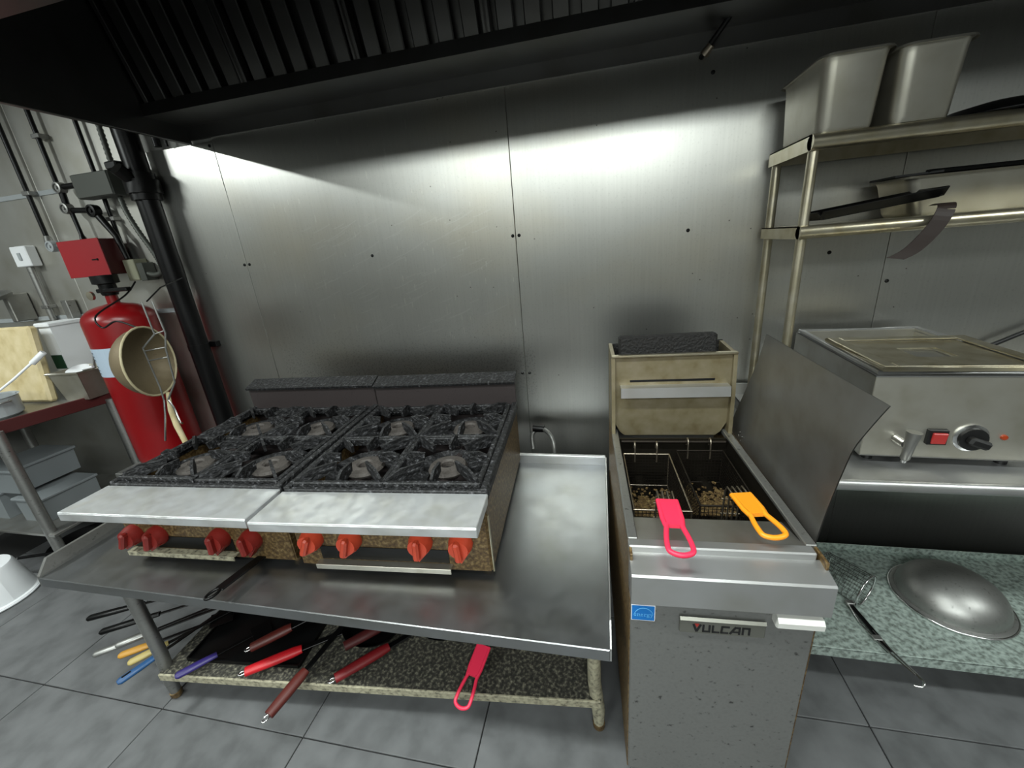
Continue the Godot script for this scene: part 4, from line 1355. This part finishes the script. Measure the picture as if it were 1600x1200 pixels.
func build_wall_services():
	var t := thing("riser_pipe", "thick black gas pipe running up the edge of the steel sheet", "pipe")
	var s := nb()
	tube(s, [Vector3(-1.785, 0.0, 0.075), Vector3(-1.795, 1.2, 0.075), Vector3(-1.805, 2.648, 0.075)], 0.048, 16)
	mk("pipe", s, MATS.pipe_black, t)
	s = nb()
	tube(s, [Vector3(-1.80, 1.90, 0.075), Vector3(-1.80, 2.02, 0.075)], 0.062, 8)
	tube(s, [Vector3(-1.80, 1.93, 0.075), Vector3(-1.80, 1.99, 0.075)], 0.072, 8)
	mk("valve_body", s, MATS.black_iron, t)
	s = nb()
	tube(s, [Vector3(-1.80, 1.99, 0.12), Vector3(-1.80, 2.03, 0.17)], 0.03, 8)
	bx(s, Vector3(-1.87, 2.055, 0.10), Vector3(0.07, 0.035, 0.08), 0.006)
	mk("valve_head", s, MATS.black_iron, t)
	for q in [[1.15, 0.0], [0.55, 0.0]]:
		s = nb()
		bb(s, Vector3(-1.85, q[0], 0.0), Vector3(-1.73, q[0] + 0.03, 0.03), 0.002)
		tube(s, [Vector3(-1.795, q[0], 0.075), Vector3(-1.795, q[0] + 0.03, 0.075)], 0.051, 14)
		mk("pipe_clamp", s, MATS.pipe_black, t)

	for q in [[-2.395, 2.03, 2.648, 0.030, 0.011, "thin dark conduit running from the ceiling to the pulley elbow"], [-2.62, 1.79, 2.648, 0.030, 0.011, "thin dark conduit running from the ceiling to the red box"], [-2.135, 1.62, 2.648, 0.022, 0.010, "thin dark conduit passing behind the grey box"], [-1.70, 2.13, 2.648, 0.020, 0.016, "short dark pipe above the edge of the steel sheet"], [-1.645, 2.125, 2.648, 0.020, 0.006, "thin wire line above the steel sheet beside the short dark pipe"], [-2.85, 1.20, 1.658, 0.026, 0.016, "grey conduit dropping from the wall switch"]]:
		var p := thing("conduit", q[5], "pipe", Vector3.ZERO, 0.0)
		s = nb()
		tube(s, [Vector3(q[0], q[1], q[3]), Vector3(q[0], q[2], q[3])], q[4], 10)
		mk("pipe", s, MATS.pipe_black if q[0] > -2.8 else MATS.steel_satin, p)
		s = nb()
		bb(s, Vector3(q[0] - 0.025, q[1] + 0.22, -0.004), Vector3(q[0] + 0.025, q[1] + 0.24, q[3] + q[4] + 0.003), 0.002)
		mk("pipe_clip", s, MATS.steel_satin, p)

	t = thing("junction_box", "dark grey metal box on the wall above the red box", "box")
	s = nb()
	bb(s, Vector3(-2.19, 1.942, 0.034), Vector3(-1.955, 2.052, 0.10), 0.004)
	mk("box_body", s, MATS.gray_box, t)
	s = nb()
	bb(s, Vector3(-2.187, 1.945, 0.10), Vector3(-1.958, 2.049, 0.104), 0.002)
	mk("box_cover", s, MATS.gray_box, t)

	s = nb()
	bb(s, Vector3(-2.08, 1.96, -0.004), Vector3(-2.0, 2.03, 0.036), 0.002)
	mk("back_bracket", s, MATS.steel_satin, t)

	t = thing("corner_pulley", "upper cable pulley elbow beside the grey box", "pulley", Vector3.ZERO, 0.0, "cable pulley elbows")
	s = nb()
	elbow(s, Vector3(-2.345, 2.016, 0.06))
	mk("pulley_body", s, MATS.steel_satin, t)
	s = nb()
	tube(s, [Vector3(-2.33, 2.018, 0.055), Vector3(-2.19, 2.02, 0.05)], 0.014, 8)
	mk("connector", s, MATS.pipe_black, t)
	t = thing("corner_pulley", "lower cable pulley elbow under the grey box", "pulley", Vector3.ZERO, 0.0, "cable pulley elbows")
	s = nb()
	elbow(s, Vector3(-2.352, 1.918, 0.06))
	mk("pulley_body", s, MATS.steel_satin, t)
	s = nb()
	tube(s, [Vector3(-2.350, 1.93, 0.055), Vector3(-2.347, 2.0, 0.055)], 0.015, 8)
	tube(s, [Vector3(-2.33, 1.908, 0.05), Vector3(-2.19, 1.895, 0.05)], 0.014, 8)
	tube(s, [Vector3(-2.345, 1.90, 0.05), Vector3(-2.338, 1.79, 0.05), Vector3(-2.335, 1.765, 0.05)], [0.010, 0.010, 0.017], 8)
	mk("connector", s, MATS.pipe_black, t)
	t = thing("corner_pulley", "dark cable pulley with a long black arm down to the beige bracket", "pulley", Vector3.ZERO, 0.0, "cable pulley elbows")
	s = nb()
	elbow(s, Vector3(-2.176, 1.89, 0.065), 0.030)
	mk("pulley_body", s, MATS.black_iron, t)
	s = nb()
	tube(s, [Vector3(-2.165, 1.87, 0.06), Vector3(-2.095, 1.76, 0.062), Vector3(-2.075, 1.648, 0.062)], [0.017, 0.014, 0.012], 8)
	mk("arm", s, MATS.black_iron, t)
	t = thing("corner_pulley", "white cable pulley elbow at the side of the red box", "pulley", Vector3.ZERO, 0.0, "cable pulley elbows")
	s = nb()
	elbow(s, Vector3(-2.56, 1.748, 0.06), 0.028)
	mk("pulley_body", s, MATS.white_dull, t)
	s = nb()
	tube(s, [Vector3(-2.60, 1.76, 0.04), Vector3(-2.618, 1.80, 0.03)], [0.02, 0.016], 8)
	tube(s, [Vector3(-2.54, 1.745, 0.05), Vector3(-2.40, 1.74, 0.05)], 0.012, 8)
	mk("connector", s, MATS.steel_satin, t)

	t = thing("release_box", "red suppression release box mounted above the fire cylinder", "box")
	s = nb()
	bb(s, Vector3(-2.39, 1.576, 0.034), Vector3(-2.115, 1.753, 0.135), 0.004)
	mk("box_body", s, MATS.maroon, t)
	s = nb()
	bb(s, Vector3(-2.393, 1.573, 0.135), Vector3(-2.112, 1.756, 0.142), 0.002)
	var cover := mk("box_cover", s, MATS.red_box, t)
	s = nb()
	lathe(s, [Vector2(0.006, 0), Vector2(0.005, 0.004), Vector2(0, 0.005)], 8, Transform3D(Basis(Vector3.RIGHT, PI / 2), Vector3(-2.16, 1.655, 0.142)))
	bx(s, Vector3(-2.18, 1.655, 0.143), Vector3(0.035, 0.006, 0.003), 0.001)
	mk("catch", s, MATS.black_iron, cover)

	s = nb()
	bb(s, Vector3(-2.36, 1.61, -0.004), Vector3(-2.2, 1.72, 0.036), 0.002)
	mk("back_bracket", s, MATS.steel_satin, t)

	t = thing("switch_box", "small beige switch box beside the red box", "box")
	s = nb()
	bb(s, Vector3(-2.108, 1.535, 0.0), Vector3(-2.035, 1.642, 0.07), 0.003)
	mk("box_body", s, MATS.beige_box, t)
	s = nb()
	bb(s, Vector3(-2.034, 1.530, 0.0), Vector3(-1.995, 1.622, 0.065), 0.003)
	mk("connector_body", s, MATS.gray_box, t)
	t = thing("flexible_conduit", "ribbed flexible conduit looping from the grey box to the beige box", "hose")
	s = nb()
	var pts := spline([Vector3(-1.995, 1.955, 0.05), Vector3(-1.975, 1.87, 0.06), Vector3(-1.93, 1.77, 0.07), Vector3(-1.888, 1.68, 0.07), Vector3(-1.872, 1.61, 0.065), Vector3(-1.895, 1.565, 0.055), Vector3(-1.95, 1.555, 0.05), Vector3(-1.996, 1.565, 0.045)], 12)
	var rad := []
	for i in pts.size(): rad.append(0.0135 if i % 2 == 0 else 0.0105)
	tube(s, pts, rad, 10)
	mk("conduit_skin", s, MATS.gray_box, t)
	t = thing("flexible_conduit", "ribbed flexible conduit rising behind the hood beside the thick pipe", "hose")
	s = nb()
	pts = []
	rad = []
	for i in 60:
		pts.append(Vector3(-1.965 - 0.02 * (1.0 - i / 60.0), 2.05 + i * 0.0101, 0.04))
		rad.append(0.0135 if i % 2 == 0 else 0.0105)
	tube(s, pts, rad, 10)
	mk("conduit_skin", s, MATS.gray_box, t)

	# cylinder
	var cp := Vector3(-2.125, 0.545, 0.17)
	t = thing("fire_cylinder", "tall red fire suppression cylinder with a paper label", "cylinder", cp)
	s = nb()
	var r := 0.155
	var prof := [Vector2(0, 0), Vector2(r * 0.9, 0), Vector2(r * 0.98, 0.02), Vector2(r, 0.05)]
	prof.append(Vector2(r, 0.80))
	for i in range(1, 9):
		var a := i * PI / 2 / 9
		prof.append(Vector2(r * 0.18 + r * 0.82 * cos(a), 0.80 + 0.085 * sin(a)))
	prof.append(Vector2(r * 0.17, 0.89)); prof.append(Vector2(r * 0.16, 0.94)); prof.append(Vector2(0, 0.94))
	lathe(s, prof, 40)
	mk("tank", s, MATS.red_paint, t)
	s = nb()
	for i in 10:
		var a0 := deg_to_rad(150.0 - i * 9.0)
		var a1 := deg_to_rad(150.0 - (i + 1) * 9.0)
		var c0 := Vector3(cos(a0), 0, sin(a0)) * (r + 0.0015)
		var c1 := Vector3(cos(a1), 0, sin(a1)) * (r + 0.0015)
		quad(s, c0 + Vector3(0, 0.53, 0), c1 + Vector3(0, 0.53, 0), c1 + Vector3(0, 0.68, 0), c0 + Vector3(0, 0.68, 0), c0)
	var lb := mk("paper_label", s, MATS.label_paper, t)
	s = nb()
	for k in 7:
		for i in 5:
			if k == 3 and i > 2: continue
			var a0 := deg_to_rad(147.0 - i * 8.0 - (k % 3))
			var a1 := deg_to_rad(147.0 - (i + 0.8) * 8.0)
			var c0 := Vector3(cos(a0), 0, sin(a0)) * (r + 0.0022)
			var c1 := Vector3(cos(a1), 0, sin(a1)) * (r + 0.0022)
			var yy := 0.545 + k * 0.018
			quad(s, c0 + Vector3(0, yy, 0), c1 + Vector3(0, yy, 0), c1 + Vector3(0, yy + 0.006, 0), c0 + Vector3(0, yy + 0.006, 0), c0)
	mk("print_lines", s, MATS.print_gray, lb)
	s = nb()
	lathe(s, [Vector2(0.032, 0.93), Vector2(0.036, 0.94), Vector2(0.036, 0.985), Vector2(0.055, 0.99), Vector2(0.055, 1.03), Vector2(0, 1.032)], 12)
	bx(s, Vector3(0.06, 0.955, 0.02), Vector3(0.20, 0.02, 0.03), 0.004)
	mk("valve", s, MATS.black_iron, t)
	s = nb()
	lathe(s, [Vector2(0.022, -0.006), Vector2(0.022, 0.006), Vector2(0, 0.008)], 14, Transform3D(Basis(Vector3.RIGHT, PI / 2), Vector3(-0.075, 0.935, 0.04)))
	mk("gauge", s, MATS.steel_warm, t)
	# wall bracket that holds it
	t = thing("cylinder_bracket", "grey wall bracket under the red fire cylinder", "bracket")
	s = nb()
	bb(s, Vector3(-2.26, 0.515, 0.0), Vector3(-1.97, 0.545, 0.40), 0.003)
	mk("bracket_plate", s, MATS.steel_satin, t)

	# hanging strainer and skimmers
	t = thing("hanging_strainer", "round tan mesh strainer hung by a chain against the red cylinder", "strainer")
	var hc := Vector3(-1.70, 1.175, 0.405)
	var hb := Basis(Vector3.UP, 1.90) * Basis(Vector3.RIGHT, PI / 2)
	s = nb()
	var pr := [Vector2(0.0, -0.125)]
	for i in range(1, 10):
		var a := i * PI / 2 / 10
		pr.append(Vector2(0.158 * sin(a), -0.125 * cos(a)))
	pr.append(Vector2(0.160, 0.0))
	lathe(s, pr, 28, Transform3D(hb, hc))
	mk("mesh_bowl", s, MATS.mesh_tan, t)
	s = nb()
	var c := []
	for i in 32: c.append(hc + hb * Vector3(cos(TAU * i / 32) * 0.161, 0, sin(TAU * i / 32) * 0.161))
	tube(s, c, 0.005, 6, true)
	mk("rim", s, MATS.rim_cream, t)
	s = nb()
	tube(s, spline([Vector3(-2.03, 1.53, 0.10), Vector3(-1.99, 1.47, 0.20), Vector3(-1.92, 1.40, 0.40), Vector3(-1.88, 1.345, 0.42), Vector3(-1.80, 1.37, 0.41), Vector3(-1.705, 1.337, 0.405)], 6), 0.004, 6)
	mk("chain", s, MATS.black_iron, t)
	s = nb()
	tube(s, [hc + Vector3(0.03, -0.155, 0.0), Vector3(-1.685, 0.93, 0.41), Vector3(-1.685, 0.85, 0.41), Vector3(-1.665, 0.72, 0.41)], [0.008, 0.011, 0.013, 0.012], 8)
	mk("wooden_handle", s, MATS.board, t)
	t = thing("wire_skimmer", "bent wire rack with long tines hung beside the tan strainer", "skimmer")
	var wz := Vector3(0, 0, 0.45)
	s = nb()
	tube(s, [Vector3(-1.56, 1.45, 0) + wz, Vector3(-1.555, 1.31, 0) + wz, Vector3(-1.65, 1.25, 0) + wz, Vector3(-1.64, 1.06, 0) + wz, Vector3(-1.645, 1.0, 0) + wz], 0.004, 6)
	mk("hanger_wire", s, MATS.steel_satin, t)
	s = nb()
	tube(s, [Vector3(-1.53, 1.45, -0.02) + wz, Vector3(-1.52, 1.31, -0.02) + wz, Vector3(-1.55, 1.24, -0.02) + wz, Vector3(-1.57, 1.08, -0.02) + wz, Vector3(-1.62, 1.0, 0) + wz], 0.004, 6)
	mk("hanger_wire", s, MATS.steel_satin, t)
	for q in [[1.31, -1.555, -1.52], [1.235, -1.65, -1.55], [1.19, -1.648, -1.555]]:
		s = nb()
		tube(s, [Vector3(q[1], q[0], 0) + wz, Vector3(q[2], q[0] + 0.01, -0.02) + wz], 0.003, 6)
		mk("cross_wire", s, MATS.steel_satin, t)
	s = nb()
	tube(s, [Vector3(-1.645, 1.0, 0) + wz, Vector3(-1.67, 0.93, 0) + wz, Vector3(-1.735, 0.785, 0) + wz], 0.0045, 6)
	mk("tine", s, MATS.steel_bright, t)
	s = nb()
	tube(s, [Vector3(-1.62, 1.0, 0) + wz, Vector3(-1.604, 0.96, 0) + wz, Vector3(-1.60, 0.885, 0) + wz, Vector3(-1.575, 0.885, 0.01) + wz], 0.0045, 6)
	mk("tine", s, MATS.steel_bright, t)
	s = nb()
	tube(s, [Vector3(-1.545, 1.45, -0.01) + wz, Vector3(-1.56, 1.50, -0.10) + wz, Vector3(-1.70, 1.53, -0.33) + wz], 0.003, 6)
	mk("hanging_string", s, MATS.black_iron, t)

# ================================================================ prep corner at far left
func build_left_corner():
	var t := thing("prep_table", "steel prep table with a maroon front edge beside the fire cylinder", "table")
	var s := nb()
	var y := 0.93
	prism(s, [Vector3(-2.43, y - 0.03, 0.02), Vector3(-2.56, y - 0.03, 0.70), Vector3(-3.5, y - 0.03, 0.70), Vector3(-3.5, y - 0.03, 0.02)], Vector3(0, 0.03, 0))
	mk("table_top", s, MATS.steel_satin, t)
	s = nb()
	bar(s, Vector3(-2.424, y - 0.022, 0.02), Vector3(-2.554, y - 0.022, 0.70), 0.012, 0.065, Vector3.UP, 0.003)
	mk("edge_strip", s, MATS.maroon, t)
	for q in [[-2.505, 0.62], [-2.435, 0.17], [-3.42, 0.62], [-3.42, 0.1]]:
		s = nb()
		tube(s, [Vector3(q[0], 0.0, q[1]), Vector3(q[0], y - 0.03, q[1])], 0.024, 12)
		mk("leg", s, MATS.steel_satin, t)
	s = nb()
	bb(s, Vector3(-3.44, 0.30, 0.08), Vector3(-2.45, 0.315, 0.64), 0.002)
	mk("undershelf", s, MATS.steel_dull, t)

	# things on it
	t = thing("cutting_board", "thick stained yellow cutting board standing upright against the wall", "board", Vector3(-2.89, 0.93, 0.27), 0.0)
	s = nb()
	bx(s, Vector3(0, 0.212, 0), Vector3(0.50, 0.42, 0.045), 0.012, Basis(Vector3.RIGHT, -0.12))
	mk("board_slab", s, MATS.board, t)
	t = thing("food_container", "tall white plastic container with a lid on the prep table", "container", Vector3(-2.68, 0.93, 0.11))
	s = nb()
	prism(s, [Vector3(-0.045, 0, -0.07), Vector3(0.045, 0, -0.07), Vector3(0.045, 0, 0.07), Vector3(-0.045, 0, 0.07)], Vector3(0, 0.40, 0))
	mk("tub", s, MATS.white, t)
	s = nb()
	bx(s, Vector3(0, 0.412, 0), Vector3(0.11, 0.025, 0.165), 0.006)
	mk("lid", s, MATS.white, t)
	s = nb()
	bx(s, Vector3(0.0, 0.20, 0.072), Vector3(0.08, 0.08, 0.004), 0.001)
	mk("green_label", s, MATS.green, t)
	t = thing("utensil_pan", "grey insert pan full of utensils at the end of the prep table", "pan", Vector3(-2.515, 0.93, 0.20), 0.1)
	s = nb()
	for k: float in [-1.0, 1.0]:
		prism(s, [Vector3(k * 0.075, 0, -0.07), Vector3(k * 0.075, 0, 0.07), Vector3(k * 0.095, 0.16, 0.09), Vector3(k * 0.095, 0.16, -0.09)], Vector3(-k * 0.003, 0, 0))
		prism(s, [Vector3(-0.075, 0, k * 0.07), Vector3(0.075, 0, k * 0.07), Vector3(0.095, 0.16, k * 0.09), Vector3(-0.095, 0.16, k * 0.09)], Vector3(0, 0, -k * 0.003))
	bb(s, Vector3(-0.075, 0, -0.07), Vector3(0.075, 0.004, 0.07))
	mk("pan_body", s, MATS.steel_pan, t)
	s = nb()
	tube(s, [Vector3(-0.1, 0.16, -0.095), Vector3(0.1, 0.16, -0.095), Vector3(0.1, 0.16, 0.095), Vector3(-0.1, 0.16, 0.095)], 0.006, 6, true)
	mk("rim", s, MATS.steel_pan, t)
	t = thing("serving_spoon", "black serving spoon standing upright in the utensil pan", "spoon")
	s = nb()
	tube(s, [Vector3(-2.51, 0.94, 0.18), Vector3(-2.40, 1.20, 0.17)], 0.006, 6)
	mk("handle", s, MATS.steel_satin, t)
	s = nb()
	lathe(s, [Vector2(0, -0.075), Vector2(0.025, -0.055), Vector2(0.042, 0.0), Vector2(0.036, 0.05), Vector2(0, 0.078)], 14, Transform3D(Basis(Vector3(1, 0.1, 0), Vector3(0.1, 1, 0), Vector3(0, 0, 0.25)), Vector3(-2.375, 1.265, 0.167)))
	mk("spoon_bowl", s, MATS.black_plastic, t)
	t = thing("scoop", "white plastic scoop lying in the utensil pan", "scoop", Vector3(-2.50, 1.085, 0.22), 0.4)
	s = nb()
	lathe(s, [Vector2(0, -0.03), Vector2(0.035, -0.022), Vector2(0.052, 0.0), Vector2(0.046, 0.0), Vector2(0, -0.024)], 16, Transform3D(Basis(Vector3.RIGHT, 0.3), Vector3(0, 0.012, 0)))
	mk("scoop_bowl", s, MATS.white, t)
	s = nb()
	tube(s, [Vector3(0.04, 0.01, 0.02), Vector3(0.10, 0.02, 0.03)], 0.008, 8)
	mk("handle", s, MATS.white, t)
	t = thing("sauce_pot", "pale enamel pot standing at the prep table edge", "pot", Vector3(-2.70, 0.93, 0.52))
	s = nb()
	lathe(s, [Vector2(0, 0), Vector2(0.10, 0), Vector2(0.115, 0.012), Vector2(0.118, 0.10), Vector2(0.124, 0.104), Vector2(0.114, 0.10), Vector2(0.11, 0.014), Vector2(0, 0.006)], 28)
	mk("pot_body", s, MATS.white_dull, t)
	s = nb()
	tube(s, spline([Vector3(0.118, 0.085, -0.03), Vector3(0.145, 0.087, -0.02), Vector3(0.145, 0.087, 0.02), Vector3(0.118, 0.085, 0.03)], 4), 0.005, 6)
	mk("handle", s, MATS.steel_satin, t)
	t = thing("ladle", "steel ladle with a white handle leaning on the cutting board", "ladle")
	s = nb()
	tube(s, [Vector3(-2.72, 1.02, 0.50), Vector3(-2.66, 1.10, 0.40), Vector3(-2.56, 1.21, 0.30)], [0.005, 0.006, 0.006], 8)
	tube(s, [Vector3(-2.60, 1.165, 0.335), Vector3(-2.555, 1.215, 0.295)], 0.014, 8)
	mk("handle", s, MATS.white, t)
	s = nb()
	lathe(s, [Vector2(0, -0.045), Vector2(0.03, -0.038), Vector2(0.048, -0.015), Vector2(0.05, 0.0), Vector2(0.046, 0.0), Vector2(0, -0.04)], 18, Transform3D(Basis(Vector3.BACK, 0.9), Vector3(-2.74, 1.06, 0.50)))
	mk("ladle_bowl", s, MATS.steel_bright, t)

	# on the wall above
	t = thing("switch_plate", "small white switch box on the wall above the prep table", "switch", Vector3(-2.845, 1.66, 0.0))
	s = nb()
	bb(s, Vector3(-0.06, 0, 0), Vector3(0.06, 0.11, 0.05), 0.004)
	mk("plate", s, MATS.white, t)
	s = nb()
	bx(s, Vector3(0, 0.055, 0.052), Vector3(0.02, 0.04, 0.01), 0.002)
	mk("toggle", s, MATS.white_dull, t)
	t = thing("wall_post", "square grey steel post rising behind the prep table", "post")
	s = nb()
	bb(s, Vector3(-2.70, 0.0, 0.002), Vector3(-2.655, 1.46, 0.05), 0.003)
	mk("post_tube", s, MATS.steel_satin, t)
	t = thing("can_opener", "steel clamp mechanism fixed on the wall beside the switch conduit", "can opener", Vector3(-3.03, 1.36, 0.0))
	s = nb()
	lathe(s, [Vector2(0.0, 0), Vector2(0.06, 0.0), Vector2(0.07, 0.02), Vector2(0.05, 0.035), Vector2(0, 0.04)], 18, Transform3D(Basis(Vector3.RIGHT, 0.3), Vector3(0.0, 0.14, 0.12)))
	mk("gear_cap", s, MATS.steel_satin, t)
	s = nb()
	bb(s, Vector3(-0.02, 0, 0), Vector3(0.02, 0.16, 0.10), 0.004)
	mk("stem", s, MATS.steel_dull, t)

	# under it
	for q in [[-2.72, 0.42, 0.20, 0.26, 0.13, "grey plastic tub on the prep table undershelf nearest its leg"], [-3.05, 0.42, 0.24, 0.26, 0.15, "grey plastic tub at the back of the prep table undershelf"], [-2.88, 0.40, 0.26, 0.28, 0.13, "grey plastic tub stacked on the other undershelf tubs"]]:
		t = thing("storage_tub", q[5], "tub", Vector3(q[0], 0.315 if q[0] != -2.88 else 0.483, q[1]))
		s = nb()
		var hx: float = q[2] / 2
		var hz: float = q[3] / 2
		prism(s, [Vector3(-hx * 0.9, 0, hz), Vector3(hx * 0.9, 0, hz), Vector3(hx, q[4], hz), Vector3(-hx, q[4], hz)], Vector3(0, 0, -q[3]))
		mk("tub_body", s, MATS.tub_gray, t)
		s = nb()
		bx(s, Vector3(0, q[4] + 0.008, 0), Vector3(q[2] + 0.02, 0.016, q[3] + 0.02), 0.004)
		mk("tub_lid", s, MATS.tub_gray, t)
	t = thing("bucket", "white plastic bucket upside down on the floor by the prep table", "bucket", Vector3(-2.80, 0.0, 0.80))
	s = nb()
	lathe(s, [Vector2(0.168, 0.0), Vector2(0.172, 0.006), Vector2(0.172, 0.016), Vector2(0.160, 0.02), Vector2(0.125, 0.185), Vector2(0.118, 0.195), Vector2(0, 0.197)], 32)
	mk("bucket_shell", s, MATS.white, t)
	s = nb()
	var c := []
	for i in 32: c.append(Vector3(cos(TAU * i / 32), 0, sin(TAU * i / 32)) * 0.172 + Vector3(0, 0.008, 0))
	tube(s, c, 0.006, 6, true)
	mk("rim", s, MATS.white, t)
	t = thing("wok", "black wok with a thin handle stored on its side by the prep table leg", "wok", Vector3(-2.67, 0.0, 0.43))
	s = nb()
	lathe(s, [Vector2(0, 0), Vector2(0.08, 0.004), Vector2(0.14, 0.04), Vector2(0.17, 0.10), Vector2(0.172, 0.103), Vector2(0.135, 0.045), Vector2(0.075, 0.01), Vector2(0, 0.006)], 28, Transform3D(Basis(Vector3.BACK, -0.0), Vector3(0, 0.0, 0)))
	mk("wok_body", s, MATS.black_iron, t)
	s = nb()
	tube(s, [Vector3(0.16, 0.10, 0.02), Vector3(0.10, 0.19, 0.22), Vector3(0.06, 0.23, 0.30)], 0.008, 8)
	mk("handle", s, MATS.black_steel, t)
